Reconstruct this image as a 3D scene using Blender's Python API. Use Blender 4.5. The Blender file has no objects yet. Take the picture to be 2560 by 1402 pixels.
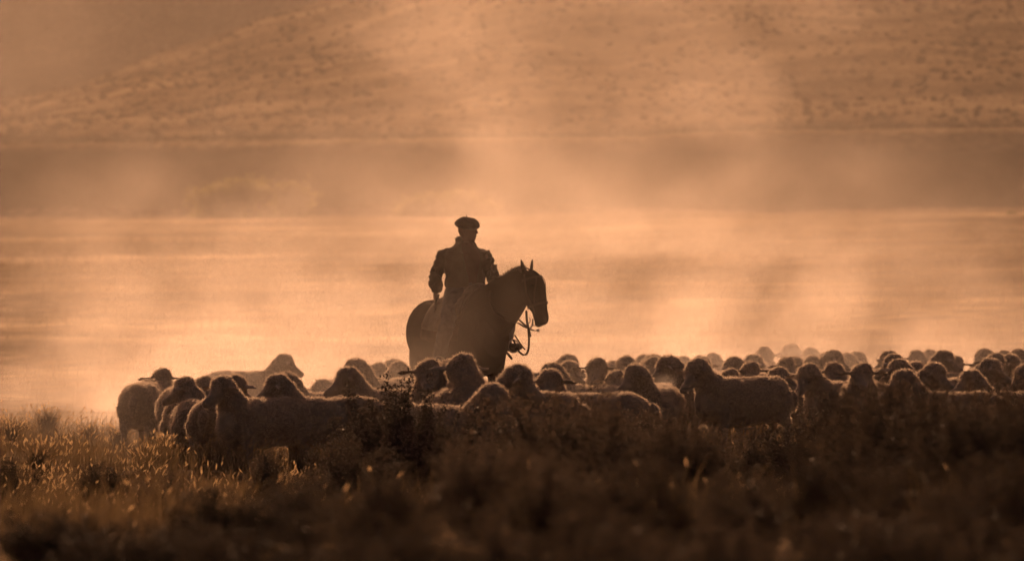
import bpy, bmesh, math, random
import numpy as np
from mathutils import Vector, Matrix, Quaternion, noise as mnoise

random.seed(7)
rng = np.random.default_rng(7)
S = bpy.context.scene
COL = S.collection
R = math.radians

# ------------------------------------------------------------------ camera
CAM_H = 2.4            # metres above the pasture
FPX = 14400.0          # focal length in photo pixels (2560 wide)
CY = 540.0             # photo row of the eye level
cam_d = bpy.data.cameras.new('camera')
cam = bpy.data.objects.new('camera', cam_d)
COL.objects.link(cam)
cam.location = (0, 0, CAM_H)
cam.rotation_euler = (R(90) - math.atan((701 - CY) / FPX), 0, 0)
cam_d.sensor_width = 36.0
cam_d.lens = 36.0 * FPX / 2560.0
cam_d.clip_start = 0.5
cam_d.clip_end = 6000
cam_d.dof.use_dof = True
cam_d.dof.focus_distance = 58.0
cam_d.dof.aperture_fstop = 3.8
S.camera = cam

# ------------------------------------------------------------------ light
SUN_EL, SUN_AZ = R(17.0), R(-7.0)      # azimuth measured from +Y towards +X
world = bpy.data.worlds.new('World')
S.world = world
world.use_nodes = True
wn = world.node_tree
bg = wn.nodes['Background']
sky = wn.nodes.new('ShaderNodeTexSky')
sky.sky_type = 'NISHITA'
sky.sun_disc = False
sky.sun_elevation = SUN_EL
sky.sun_rotation = SUN_AZ
sky.air_density = 1.0
sky.dust_density = 6.0
sky.ozone_density = 0.5
tint = wn.nodes.new('ShaderNodeMix')
tint.data_type = 'RGBA'
tint.blend_type = 'MULTIPLY'
tint.inputs[0].default_value = 1.0
wn.links.new(sky.outputs[0], tint.inputs[6])
tint.inputs[7].default_value = (1.0, 0.54, 0.45, 1)
wn.links.new(tint.outputs[2], bg.inputs[0])
bg.inputs[1].default_value = 0.062

sun_d = bpy.data.lights.new('sun', 'SUN')
sun_d.energy = 5.0
sun_d.angle = R(0.6)
sun_d.color = (1.0, 0.54, 0.285)
sun = bpy.data.objects.new('sun', sun_d)
COL.objects.link(sun)
to_sun = Vector((math.sin(SUN_AZ) * math.cos(SUN_EL), math.cos(SUN_AZ) * math.cos(SUN_EL), math.sin(SUN_EL)))
sun.rotation_euler = to_sun.to_track_quat('Z', 'Y').to_euler()
sun.location = (0, 0, 60)

S.view_settings.view_transform = 'Standard'
S.view_settings.look = 'None'
S.view_settings.gamma = 1.0
S.view_settings.exposure = 0.0
S.view_settings.use_curve_mapping = False
S.cycles.volume_bounces = 0
S.cycles.max_bounces = 4
S.cycles.diffuse_bounces = 1
S.cycles.glossy_bounces = 1
S.cycles.transmission_bounces = 3
S.cycles.transparent_max_bounces = 6
S.cycles.volume_max_steps = 128
S.cycles.use_denoising = True
S.cycles.denoising_prefilter = 'FAST'
S.cycles.use_adaptive_sampling = True
S.cycles.adaptive_threshold = 0.05
S.cycles.sample_clamp_indirect = 4.0

# ------------------------------------------------------------------ helpers
def at(px, py, d):
    """world point that the photo shows at pixel px, py when it stands d metres away"""
    return Vector(((px - 1280) / FPX * d, d, CAM_H - (py - CY) / FPX * d))

def smooth01(t):
    t = np.clip(t, 0, 1)
    return t * t * (3 - 2 * t)

def new_mesh(name, verts, faces):
    me = bpy.data.meshes.new(name)
    me.from_pydata([tuple(v) for v in verts], [], faces)
    me.update()
    return me

def np_mesh(name, co, faces):
    """co (n,3) array, faces (m,k) int array with one k"""
    me = bpy.data.meshes.new(name)
    n, (m, k) = len(co), faces.shape
    me.vertices.add(n)
    me.vertices.foreach_set('co', np.ascontiguousarray(co, dtype=np.float32).ravel())
    me.loops.add(m * k)
    me.loops.foreach_set('vertex_index', faces.astype(np.int32).ravel())
    me.polygons.add(m)
    me.polygons.foreach_set('loop_start', np.arange(0, m * k, k, dtype=np.int32))
    me.polygons.foreach_set('loop_total', np.full(m, k, dtype=np.int32))
    me.update(calc_edges=True)
    me.validate()
    return me

def obj(name, me, mat=None, parent=None, smooth=True):
    o = bpy.data.objects.new(name, me)
    COL.objects.link(o)
    if mat is not None and me is not None and not me.materials:
        me.materials.append(mat)
    if smooth and me is not None and len(me.polygons):
        me.polygons.foreach_set('use_smooth', [True] * len(me.polygons))
    if parent is not None:
        o.parent = parent
    return o

def tag(o, label=None, cat=None, group=None, kind=None):
    if label: o['label'] = label
    if cat: o['category'] = cat
    if group: o['group'] = group
    if kind: o['kind'] = kind
    return o

def empty(name, loc=(0, 0, 0), rz=0.0, scale=1.0):
    o = bpy.data.objects.new(name, None)
    COL.objects.link(o)
    o.location = loc
    o.rotation_euler = (0, 0, rz)
    o.scale = (scale,) * 3
    o.empty_display_size = 0.1
    return o

# ------------------------------------------------------------------ materials
def mat_base(name):
    m = bpy.data.materials.new(name)
    m.use_nodes = True
    nt = m.node_tree
    return m, nt, nt.nodes['Principled BSDF'], nt.nodes['Material Output']

def ramp(nt, fac, stops):
    r = nt.nodes.new('ShaderNodeValToRGB')
    el = r.color_ramp.elements
    while len(el) < len(stops):
        el.new(0.5)
    for e, (p, c) in zip(el, stops):
        e.position = p
        e.color = (*c, 1)
    nt.links.new(fac, r.inputs[0])
    return r.outputs[0]

def noise_tex(nt, scale, detail=4, rough=0.55, coord='Object', stretch=(1, 1, 1), rot=(0, 0, 0), dist=0.0):
    tc = nt.nodes.new('ShaderNodeTexCoord')
    mp = nt.nodes.new('ShaderNodeMapping')
    mp.inputs['Scale'].default_value = stretch
    mp.inputs['Rotation'].default_value = rot
    n = nt.nodes.new('ShaderNodeTexNoise')
    n.inputs['Scale'].default_value = scale
    n.inputs['Detail'].default_value = detail
    n.inputs['Roughness'].default_value = rough
    n.inputs['Distortion'].default_value = dist
    nt.links.new(tc.outputs[coord], mp.inputs[0])
    nt.links.new(mp.outputs[0], n.inputs['Vector'])
    return n.outputs['Fac']

def simple_mat(name, c0, c1, scale=8.0, rough=0.7, bump=0.0, bscale=60.0, sheen=0.0, spec=0.3):
    m, nt, b, out = mat_base(name)
    f = noise_tex(nt, scale)
    nt.links.new(ramp(nt, f, [(0.3, c0), (0.7, c1)]), b.inputs['Base Color'])
    b.inputs['Roughness'].default_value = rough
    b.inputs['Specular IOR Level'].default_value = spec
    if sheen:
        b.inputs['Sheen Weight'].default_value = sheen
        b.inputs['Sheen Roughness'].default_value = 0.4
        b.inputs['Sheen Tint'].default_value = (1, 0.9, 0.8, 1)
    if bump:
        bn = nt.nodes.new('ShaderNodeBump')
        bn.inputs['Strength'].default_value = bump
        bn.inputs['Distance'].default_value = 0.02
        nt.links.new(noise_tex(nt, bscale, 3), bn.inputs['Height'])
        nt.links.new(bn.outputs[0], b.inputs['Normal'])
    return m

def leaf_mat(name, c0, c1, scale, trans=0.5, gloss=0.08):
    """thin plant or wool fibre: diffuse, light passing through, a little gloss"""
    m = bpy.data.materials.new(name)
    m.use_nodes = True
    nt = m.node_tree
    nt.nodes.remove(nt.nodes['Principled BSDF'])
    out = nt.nodes['Material Output']
    col = ramp(nt, noise_tex(nt, scale, 3), [(0.3, c0), (0.7, c1)])
    d = nt.nodes.new('ShaderNodeBsdfDiffuse')
    t = nt.nodes.new('ShaderNodeBsdfTranslucent')
    g = nt.nodes.new('ShaderNodeBsdfGlossy')
    g.inputs['Roughness'].default_value = 0.45
    g.inputs['Color'].default_value = (0.6, 0.6, 0.6, 1)
    nt.links.new(col, d.inputs[0])
    nt.links.new(col, t.inputs[0])
    a = nt.nodes.new('ShaderNodeMixShader')
    a.inputs[0].default_value = trans
    nt.links.new(d.outputs[0], a.inputs[1])
    nt.links.new(t.outputs[0], a.inputs[2])
    b = nt.nodes.new('ShaderNodeMixShader')
    b.inputs[0].default_value = gloss
    nt.links.new(a.outputs[0], b.inputs[1])
    nt.links.new(g.outputs[0], b.inputs[2])
    nt.links.new(b.outputs[0], out.inputs[0])
    return m

M = {}
def ground_material():
    m, nt, b, out = mat_base('dry_pasture')
    big = noise_tex(nt, 1.0, 5, 0.6, stretch=(0.045, 0.055, 0.05))
    fine = noise_tex(nt, 1.0, 5, 0.65, stretch=(1.1, 0.8, 0.9))
    mx = nt.nodes.new('ShaderNodeMath'); mx.operation = 'MULTIPLY_ADD'
    nt.links.new(fine, mx.inputs[0]); mx.inputs[1].default_value = 0.75
    sc = nt.nodes.new('ShaderNodeMath'); sc.operation = 'MULTIPLY_ADD'
    nt.links.new(big, sc.inputs[0]); sc.inputs[1].default_value = 0.8; sc.inputs[2].default_value = -0.275
    nt.links.new(sc.outputs[0], mx.inputs[2])
    c = ramp(nt, mx.outputs[0], [(0.30, (0.07, 0.048, 0.027)), (0.47, (0.12, 0.083, 0.043)), (0.60, (0.20, 0.143, 0.075)), (0.75, (0.29, 0.21, 0.11))])
    # tone by height: bank's shade painted into colour, slopes above slightly darker than pasture
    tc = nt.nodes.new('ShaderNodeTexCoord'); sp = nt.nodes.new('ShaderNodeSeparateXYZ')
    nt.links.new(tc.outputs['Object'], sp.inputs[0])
    height_shade = ramp(nt, sp.outputs[2], [(0.0, (1, 1, 1)), (1.0, (1, 1, 1))])
    cr = height_shade.node.color_ramp; cr.elements[0].position = 0.0
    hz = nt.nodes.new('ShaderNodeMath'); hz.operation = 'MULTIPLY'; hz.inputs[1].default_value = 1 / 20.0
    nt.links.new(sp.outputs[2], hz.inputs[0]); nt.links.new(hz.outputs[0], height_shade.node.inputs[0])
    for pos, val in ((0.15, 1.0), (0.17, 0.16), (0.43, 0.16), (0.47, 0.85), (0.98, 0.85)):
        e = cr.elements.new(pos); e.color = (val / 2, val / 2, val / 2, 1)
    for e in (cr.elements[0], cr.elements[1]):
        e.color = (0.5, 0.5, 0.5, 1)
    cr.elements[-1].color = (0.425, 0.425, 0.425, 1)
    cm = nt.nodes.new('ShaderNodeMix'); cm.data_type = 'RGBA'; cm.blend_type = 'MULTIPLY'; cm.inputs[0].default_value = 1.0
    nt.links.new(c, cm.inputs[6]); nt.links.new(height_shade, cm.inputs[7])
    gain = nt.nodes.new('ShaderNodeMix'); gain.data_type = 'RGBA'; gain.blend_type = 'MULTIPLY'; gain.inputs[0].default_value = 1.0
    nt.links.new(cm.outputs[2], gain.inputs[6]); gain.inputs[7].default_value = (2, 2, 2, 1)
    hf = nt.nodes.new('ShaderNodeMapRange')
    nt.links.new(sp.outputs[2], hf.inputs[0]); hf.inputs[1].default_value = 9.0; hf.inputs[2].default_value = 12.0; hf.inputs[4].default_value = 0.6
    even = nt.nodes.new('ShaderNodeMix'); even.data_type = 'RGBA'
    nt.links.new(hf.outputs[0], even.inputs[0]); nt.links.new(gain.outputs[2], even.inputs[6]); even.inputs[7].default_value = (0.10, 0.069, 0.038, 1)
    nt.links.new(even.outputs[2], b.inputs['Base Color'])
    b.inputs['Roughness'].default_value = 0.9
    b.inputs['Specular IOR Level'].default_value = 0.0
    # fine dry stalks standing on the soil catch the light at low angles, more where the grass is thick
    sw = nt.nodes.new('ShaderNodeMapRange')
    nt.links.new(mx.outputs[0], sw.inputs[0])
    sw.inputs[1].default_value = 0.36; sw.inputs[2].default_value = 0.72
    sw.inputs[3].default_value = 0.0; sw.inputs[4].default_value = GRASS_SHEEN
    sh = nt.nodes.new('ShaderNodeMath'); sh.operation = 'MULTIPLY'
    cvb = nt.nodes.new('ShaderNodeRGBToBW'); nt.links.new(height_shade, cvb.inputs[0])
    nt.links.new(sw.outputs[0], sh.inputs[0]); nt.links.new(cvb.outputs[0], sh.inputs[1])  # sheen also drops where the bank's shade is painted
    st = nt.nodes.new('ShaderNodeMapRange')
    nt.links.new(noise_tex(nt, 1.0, 3, 0.55, stretch=(0.010, 0.14, 0.0)), st.inputs[0])
    st.inputs[1].default_value = 0.40; st.inputs[2].default_value = 0.62; st.inputs[3].default_value = 0.2; st.inputs[4].default_value = 2.6
    sm = nt.nodes.new('ShaderNodeMix'); sm.data_type = 'FLOAT'
    nt.links.new(hf.outputs[0], sm.inputs[0]); nt.links.new(st.outputs[0], sm.inputs[2]); sm.inputs[3].default_value = 0.8
    sh2 = nt.nodes.new('ShaderNodeMath'); sh2.operation = 'MULTIPLY'
    nt.links.new(sh.outputs[0], sh2.inputs[0]); nt.links.new(sm.outputs[0], sh2.inputs[1])
    nt.links.new(sh2.outputs[0], b.inputs['Sheen Weight'])
    b.inputs['Sheen Roughness'].default_value = 0.5
    b.inputs['Sheen Tint'].default_value = (1.0, 0.85, 0.6, 1)
    bn = nt.nodes.new('ShaderNodeBump')
    bn.inputs['Strength'].default_value = 0.5
    bn.inputs['Distance'].default_value = 0.25
    nt.links.new(noise_tex(nt, 0.9, 5, 0.65), bn.inputs['Height'])
    nt.links.new(bn.outputs[0], b.inputs['Normal'])
    return m
GRASS_SHEEN = 0.36
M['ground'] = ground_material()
HAZE_DENS, HAZE_G = 0.000075, 0.62
# ------------------------------------------------------------------ terrain
D_EDGE = 560.0
def interp(px, pts):
    xs, ys = zip(*pts)
    return np.interp(px, xs, ys)

def terrain_z(px, d):
    """ground height; px is the bearing as a photo column, d the distance"""
    px = np.asarray(px, float); d = np.asarray(d, float)
    near = 0.9 * smooth01((46 - d) / 22.0)
    yedge = interp(px, [(-9000, 545), (0, 545), (900, 541), (1280, 538), (1750, 527), (1960, 533), (2050, 527), (2560, 520), (9000, 515)])
    ytop = interp(px, [(-9000, 365), (0, 361), (600, 353), (1000, 347), (1560, 345), (1750, 332), (2560, 320), (9000, 315)])
    yridge = interp(px, [(-9000, 420), (-600, 330), (-100, 262), (60, 240), (360, 150), (500, 112), (650, 48), (760, 20), (1000, -70), (1300, -190), (9000, -260)])
    z_edge = CAM_H + (CY - yedge) / FPX * D_EDGE
    t = np.clip((d - 100) / (D_EDGE - 100), 0, 1)
    field = z_edge * t ** 1.35
    # rolling swells: lit crests and shaded hollows
    field = field + smooth01((d - 90) / 80) * smooth01((D_EDGE - d) / 60) * (
        0.16 * np.sin(d / 13.0 + px * 0.0011) + 0.10 * np.sin(d / 5.1 + 1.3 + px * 0.0019))
    x = px * 0 + (px - 1280) / FPX * d
    field = field + 0.03 * np.sin(x * 1.7 + d * 0.6) * smooth01((d - 20) / 20) + 0.025 * np.sin(x * 0.9 - d * 1.1)
    def zz(y, dd):
        return CAM_H + (CY - y) / FPX * dd
    k1 = 582.0; k2 = 650.0; k3 = 1000.0; k4 = 1075.0; k5 = 1195.0; k6 = 1700.0
    z0 = z_edge; z1 = zz(ytop, k1) + 0.0; z2 = zz(ytop - 9, k2); z3 = zz(yridge, k3)
    zv = np.minimum(z3 - 6, z3 * 0.8); z5 = zz(-300 + 0 * px, k5)
    hill = np.where(d < k1, z0 + (z1 - z0) * smooth01((d - D_EDGE) / (k1 - D_EDGE)),
           np.where(d < k2, z1 + (z2 - z1) * (d - k1) / (k2 - k1),
           np.where(d < k3, z2 + (z3 - z2) * ((d - k2) / (k3 - k2)) ** 1.12,
           np.where(d < k4, z3 + (zv - z3) * smooth01((d - k3) / (k4 - k3)),
           np.where(d < k5, zv + (z5 - zv) * smooth01((d - k4) / (k5 - k4)),
                    z5 - (d - k5) * 0.06)))))
    n = 0.0
    hill = hill + smooth01((d - k2) / 60) * (0.5 * np.sin(x * 0.11 + d * 0.045) + 0.35 * np.sin(x * 0.23 - d * 0.08 + 1))
    return np.where(d < D_EDGE, field, hill) + near

def ground_at(x, d):
    px = 1280 + x / max(d, 1.0) * FPX
    return float(terrain_z(np.array([px]), np.array([d]))[0])

def build_ground():
    ds = np.concatenate([np.arange(-40, 8, 8), np.arange(8, 70, 0.8), np.arange(70, 160, 1.2), np.arange(160, 548, 4),
                         np.arange(548, 590, 1.5), np.arange(590, 700, 5), np.arange(700, 1220, 8), np.arange(1220, 1710, 40)])
    us = np.concatenate([np.linspace(-0.75, -0.14, 24), np.linspace(-0.13, 0.13, 150), np.linspace(0.14, 0.75, 24)])
    U, Dd = np.meshgrid(us, ds)
    W = np.maximum(Dd, 45.0)
    X = U * W
    px = 1280 + X / W * FPX
    Z = terrain_z(px, Dd)
    co = np.stack([X, Dd, Z], -1).reshape(-1, 3)
    nr, nc = U.shape
    i = np.arange(nr - 1)[:, None] * nc + np.arange(nc - 1)[None, :]
    f = np.stack([i, i + 1, i + nc + 1, i + nc], -1).reshape(-1, 4)
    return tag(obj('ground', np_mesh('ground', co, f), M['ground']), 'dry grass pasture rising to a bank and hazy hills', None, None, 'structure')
build_ground()

# ------------------------------------------------------------------ air: even haze and the drifting dust
def box_mesh(name, lo, hi):
    (a, b, c), (d, e, f) = lo, hi
    v = [(a, b, c), (d, b, c), (d, e, c), (a, e, c), (a, b, f), (d, b, f), (d, e, f), (a, e, f)]
    return new_mesh(name, v, [(0, 3, 2, 1), (4, 5, 6, 7), (0, 1, 5, 4), (1, 2, 6, 5), (2, 3, 7, 6), (3, 0, 4, 7)])

def volume_mat(name, density, color=(1.0, 0.93, 0.85), g=0.6, absorb=None):
    m = bpy.data.materials.new(name)
    m.use_nodes = True
    nt = m.node_tree
    nt.nodes.remove(nt.nodes['Principled BSDF'])
    v = nt.nodes.new('ShaderNodeVolumePrincipled')
    v.inputs['Color'].default_value = (*color, 1)
    v.inputs['Anisotropy'].default_value = g
    v.inputs['Density'].default_value = density
    nt.links.new(v.outputs[0], nt.nodes['Material Output'].inputs['Volume'])
    m.cycles.volume_sampling = 'DISTANCE'
    return m, nt, v

hm, _, _ = volume_mat('haze_air', HAZE_DENS, g=HAZE_G)
tag(obj('haze', box_mesh('haze', (-1400, -60, -4), (1400, 1760, 125)), hm, smooth=False), 'golden dusty haze filling the valley air', None, None, 'stuff')

def mth(nt, op, a, b=None, c=None, clamp=False):
    n = nt.nodes.new('ShaderNodeMath')
    n.operation = op
    n.use_clamp = clamp
    for i, v in enumerate((a, b, c)):
        if v is None: continue
        if isinstance(v, (int, float)): n.inputs[i].default_value = v
        else: nt.links.new(v, n.inputs[i])
    return n.outputs[0]

def fade(nt, v, a, b):
    """0 at a, 1 at b, smooth"""
    n = nt.nodes.new('ShaderNodeMapRange')
    n.interpolation_type = 'SMOOTHSTEP'
    nt.links.new(v, n.inputs[0])
    n.inputs[1].default_value = a
    n.inputs[2].default_value = b
    return n.outputs[0]

def dust(name, lo, hi, dens, nscale, stretch, seed, top, label, n0=0.42, n1=0.62, base=0.15, g=0.6, edge=3.0, pw=2.0, step=6.0, bumps=(), zedge=None, shear=0.0, det=2):
    m, nt, v = volume_mat(name, 1.0, g=g)
    tc = nt.nodes.new('ShaderNodeTexCoord')
    sp = nt.nodes.new('ShaderNodeSeparateXYZ')
    nt.links.new(tc.outputs['Object'], sp.inputs[0])
    x, y, z = sp.outputs
    xs = mth(nt, 'MULTIPLY', mth(nt, 'ADD', mth(nt, 'MULTIPLY_ADD', z, shear, seed), x), stretch[0])
    cv = nt.nodes.new('ShaderNodeCombineXYZ')
    nt.links.new(xs, cv.inputs[0]); nt.links.new(mth(nt, 'MULTIPLY', y, stretch[1]), cv.inputs[1]); nt.links.new(mth(nt, 'MULTIPLY', z, stretch[2]), cv.inputs[2])
    nn = nt.nodes.new('ShaderNodeTexNoise')
    nn.inputs['Scale'].default_value = nscale; nn.inputs['Detail'].default_value = det; nn.inputs['Roughness'].default_value = 0.55
    nt.links.new(cv.outputs[0], nn.inputs['Vector'])
    nz = nn.outputs['Fac']
    f = mth(nt, 'MULTIPLY_ADD', fade(nt, nz, n0, n1), 1.0 - base, base)
    h = mth(nt, 'SUBTRACT', 1.0, mth(nt, 'DIVIDE', z, top), clamp=True)
    f = mth(nt, 'MULTIPLY', f, mth(nt, 'POWER', h, pw))
    for c, a, b, e in ((x, lo[0], hi[0], edge), (y, lo[1], hi[1], edge if zedge is None else zedge)):
        f = mth(nt, 'MULTIPLY', f, fade(nt, c, a, a + e))
        f = mth(nt, 'MULTIPLY', f, fade(nt, c, b, b - e))
    if bumps:
        acc = None
        for (bx, by, bw, bd, amt) in bumps:      # where hooves stir up more of it
            dx = mth(nt, 'DIVIDE', mth(nt, 'SUBTRACT', x, bx), bw)
            dy = mth(nt, 'DIVIDE', mth(nt, 'SUBTRACT', y, by), bd)
            r2 = mth(nt, 'ADD', mth(nt, 'MULTIPLY', dx, dx), mth(nt, 'MULTIPLY', dy, dy))
            gss = mth(nt, 'MULTIPLY', mth(nt, 'POWER', 2.718, mth(nt, 'MULTIPLY', r2, -1.0)), amt)
            acc = gss if acc is None else mth(nt, 'ADD', acc, gss)
        f = mth(nt, 'MULTIPLY', f, acc)
    nt.links.new(mth(nt, 'MULTIPLY', f, dens), v.inputs['Density'])
    m.cycles.volume_step_rate = step
    return tag(obj(name, box_mesh(name, lo, hi), m, smooth=False), label, None, None, 'stuff')
dust('dust_cloud', (-9.5, 53.0, -0.2), (12.5, 84, 5.6), 0.122, 0.75, (1, 0.25, 1.2), 7.0, 5.6,
     'glowing dust stirred up behind the flock', n0=0.38, n1=0.62, base=0.20, edge=3.0, pw=3.2, step=16.0, det=3, shear=-0.35,
     bumps=((-3.6, 69, 2.0, 5, 1.3), (-0.55, 58.6, 1.15, 2.0, 0.30), (-1.0, 67, 1.8, 4, 0.75), (1.9, 70, 2.2, 5, 1.0), (5.0, 73, 3.0, 5, 0.85), (-2.8, 57.0, 2.0, 2.2, 0.2), (3.6, 57.0, 2.6, 1.8, 0.02)))
dust('drifting_dust', (-24, 195, 0.5), (24, 275, 19), 0.0084, 0.16, (1, 0.3, 1.1), 7.0, 34.0,
     'thin veils of dust drifting over the far pasture', n0=0.37, n1=0.64, base=0.14, edge=5.0, zedge=20, pw=1.0, step=24.0, det=3, shear=0.3,
     bumps=((-3.0, 232, 3.3, 13, 1.7), (4.2, 238, 5.0, 13, 1.35), (11.5, 232, 4.5, 13, 0.9), (-21.0, 232, 3.5, 13, 0.6)))
# ------------------------------------------------------------------ body building: overlapping closed shapes fused into one skin
class Shape:
    def __init__(s):
        s.v, s.f = [], []
    def add(s, v, f):
        o = len(s.v)
        s.v += [tuple(p) for p in v]
        s.f += [tuple(i + o for i in q) for q in f]
    def loft(s, secs, n=14):
        """secs: (centre, half-axis vector u, half-axis vector w)"""
        v, f = [], []
        for c, u, w in secs:
            for k in range(n):
                a = 2 * math.pi * k / n
                v.append(c + u * math.cos(a) + w * math.sin(a))
        m = len(secs)
        for i in range(m - 1):
            for k in range(n):
                k2 = (k + 1) % n
                f.append((i * n + k, i * n + k2, (i + 1) * n + k2, (i + 1) * n + k))
        v.append(secs[0][0]); v.append(secs[-1][0])
        a, b = len(v) - 2, len(v) - 1
        for k in range(n):
            k2 = (k + 1) % n
            f.append((a, k2, k)); f.append((b, (m - 1) * n + k, (m - 1) * n + k2))
        s.add(v, f)
    def tube(s, pts, n=10, side=None, flat=1.0):
        """pts: (position, radius); rounded chain"""
        P = [Vector(p) for p, r in pts]
        ref = Vector(side) if side else Vector((0.13, 0.97, 0.21))
        secs = []
        for i, (p, r) in enumerate(pts):
            d = (P[min(i + 1, len(P) - 1)] - P[max(i - 1, 0)])
            d = d.normalized() if d.length > 1e-9 else Vector((0, 0, 1))
            u = ref - d * ref.dot(d)
            if u.length < 1e-3:
                u = Vector((1, 0, 0)) - d * d.x
            u.normalize()
            w = d.cross(u)
            if i == 0:
                secs.append((P[i] - d * r * 0.9, u * r * 0.35, w * r * 0.35 * flat))
            secs.append((P[i], u * r, w * r * flat))
            if i == len(P) - 1:
                secs.append((P[i] + d * r * 0.9, u * r * 0.35, w * r * 0.35 * flat))
        s.loft(secs, n)
    def ball(s, c, rad, rot=None, n=12, m=8):
        rx, ry, rz = rad if hasattr(rad, '__len__') else (rad,) * 3
        c = Vector(c)
        q = rot or Quaternion()
        secs = []
        for i in range(1, m):
            a = math.pi * i / m
            secs.append((c + q @ Vector((0, 0, -rz * math.cos(a))), q @ Vector((rx * math.sin(a), 0, 0)), q @ Vector((0, ry * math.sin(a), 0))))
        s.loft(secs, n)
    def mesh(s, name):
        me = new_mesh(name, s.v, s.f)
        b = bmesh.new(); b.from_mesh(me)
        bmesh.ops.recalc_face_normals(b, faces=b.faces)
        b.to_mesh(me); b.free()
        return me

def laplace(me, it, lam=0.5):
    n = len(me.vertices)
    co = np.empty(n * 3); me.vertices.foreach_get('co', co); co = co.reshape(-1, 3)
    e = np.empty(len(me.edges) * 2, dtype=np.int32); me.edges.foreach_get('vertices', e); e = e.reshape(-1, 2)
    deg = np.bincount(e.ravel(), minlength=n)[:, None].clip(1)
    for _ in range(it):
        acc = np.zeros_like(co)
        np.add.at(acc, e[:, 0], co[e[:, 1]])
        np.add.at(acc, e[:, 1], co[e[:, 0]])
        co = co + lam * (acc / deg - co)
    me.vertices.foreach_set('co', co.ravel()); me.update()

def fuse(shape, name, voxel, it=4):
    src = shape.mesh(name + '_src')
    t = bpy.data.objects.new('tmp', src); COL.objects.link(t)
    md = t.modifiers.new('r', 'REMESH'); md.mode = 'VOXEL'; md.voxel_size = voxel; md.adaptivity = 0
    dg = bpy.context.evaluated_depsgraph_get()
    me = bpy.data.meshes.new_from_object(t.evaluated_get(dg))
    me.name = name
    bpy.data.objects.remove(t); bpy.data.meshes.remove(src)
    laplace(me, it)
    return me

def coords(me):
    co = np.empty(len(me.vertices) * 3); me.vertices.foreach_get('co', co)
    no = np.empty(len(me.vertices) * 3); me.vertices.foreach_get('normal', no)
    return co.reshape(-1, 3), no.reshape(-1, 3)

def roughen(me, amp, scale, seed=0, mask=None, ridged=False):
    co, no = coords(me)
    off = Vector((seed * 3.1, seed * 1.7, seed * 2.3))
    for i in range(len(co)):
        a = amp if mask is None else amp * mask[i]
        if a == 0: continue
        v = mnoise.noise(Vector(co[i]) * scale + off)
        if ridged: v = 0.5 - abs(v) * 2
        co[i] += no[i] * a * v
    me.vertices.foreach_set('co', co.ravel()); me.update()

def fibres(me, n, length, width, mask, seed, name, curl=0.5, down=0.0):
    """short curved wool or hair locks standing on a surface: one triangle pair each"""
    r = np.random.default_rng(seed)
    me.calc_loop_triangles()
    tri = np.empty(len(me.loop_triangles) * 3, dtype=np.int32); me.loop_triangles.foreach_get('vertices', tri); tri = tri.reshape(-1, 3)
    co, no = coords(me)
    A, B, C_ = co[tri[:, 0]], co[tri[:, 1]], co[tri[:, 2]]
    area = np.linalg.norm(np.cross(B - A, C_ - A), axis=1) * mask[tri].mean(1)
    pick = r.choice(len(tri), n, p=area / area.sum())
    u, v = r.random(n), r.random(n)
    k = u + v > 1; u[k], v[k] = 1 - u[k], 1 - v[k]
    P = A[pick] + (B - A)[pick] * u[:, None] + (C_ - A)[pick] * v[:, None]
    N = no[tri[pick]].mean(1); N /= np.linalg.norm(N, axis=1)[:, None] + 1e-9
    Tn = r.normal(size=(n, 3)); Tn -= N * (Tn * N).sum(1)[:, None]; Tn /= np.linalg.norm(Tn, axis=1)[:, None]
    dirn = N + curl * Tn * r.random((n, 1)); dirn[:, 2] -= down; dirn /= np.linalg.norm(dirn, axis=1)[:, None]
    Sd = np.cross(dirn, Tn); Sd /= np.linalg.norm(Sd, axis=1)[:, None] + 1e-9
    L = length * (0.5 + r.random((n, 1))); W = width * (0.6 + 0.8 * r.random((n, 1)))
    base = P - N * 0.006
    mid = base + dirn * L * 0.6; tip = base + dirn * L + Tn * L * 0.25
    co2 = np.stack([base - Sd * W, base + Sd * W, mid + Sd * W * 0.7, mid - Sd * W * 0.7, tip + Sd * W * 0.2, tip - Sd * W * 0.2], 1).reshape(-1, 3)
    i = np.arange(n)[:, None] * 6
    f = np.concatenate([i + np.array([[0, 1, 2, 3]]), i + np.array([[3, 2, 4, 5]])])
    return np_mesh(name, co2, f)

# ------------------------------------------------------------------ sheep
M['wool_skin'] = simple_mat('wool_undercoat', (0.24, 0.20, 0.155), (0.34, 0.29, 0.23), 9, 0.95, 0.6, 55, sheen=1.0, spec=0.0)
M['wool'] = leaf_mat('wool_locks', (0.46, 0.39, 0.30), (0.66, 0.57, 0.46), 12, trans=0.74, gloss=0.05)
M['eye'] = simple_mat('dark_eye', (0.006, 0.005, 0.004), (0.015, 0.01, 0.008), 5, 0.15, spec=0.6)

def dirv(yaw, el):
    return Vector((math.cos(el) * math.cos(yaw), math.cos(el) * math.sin(yaw), math.sin(el)))

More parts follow.
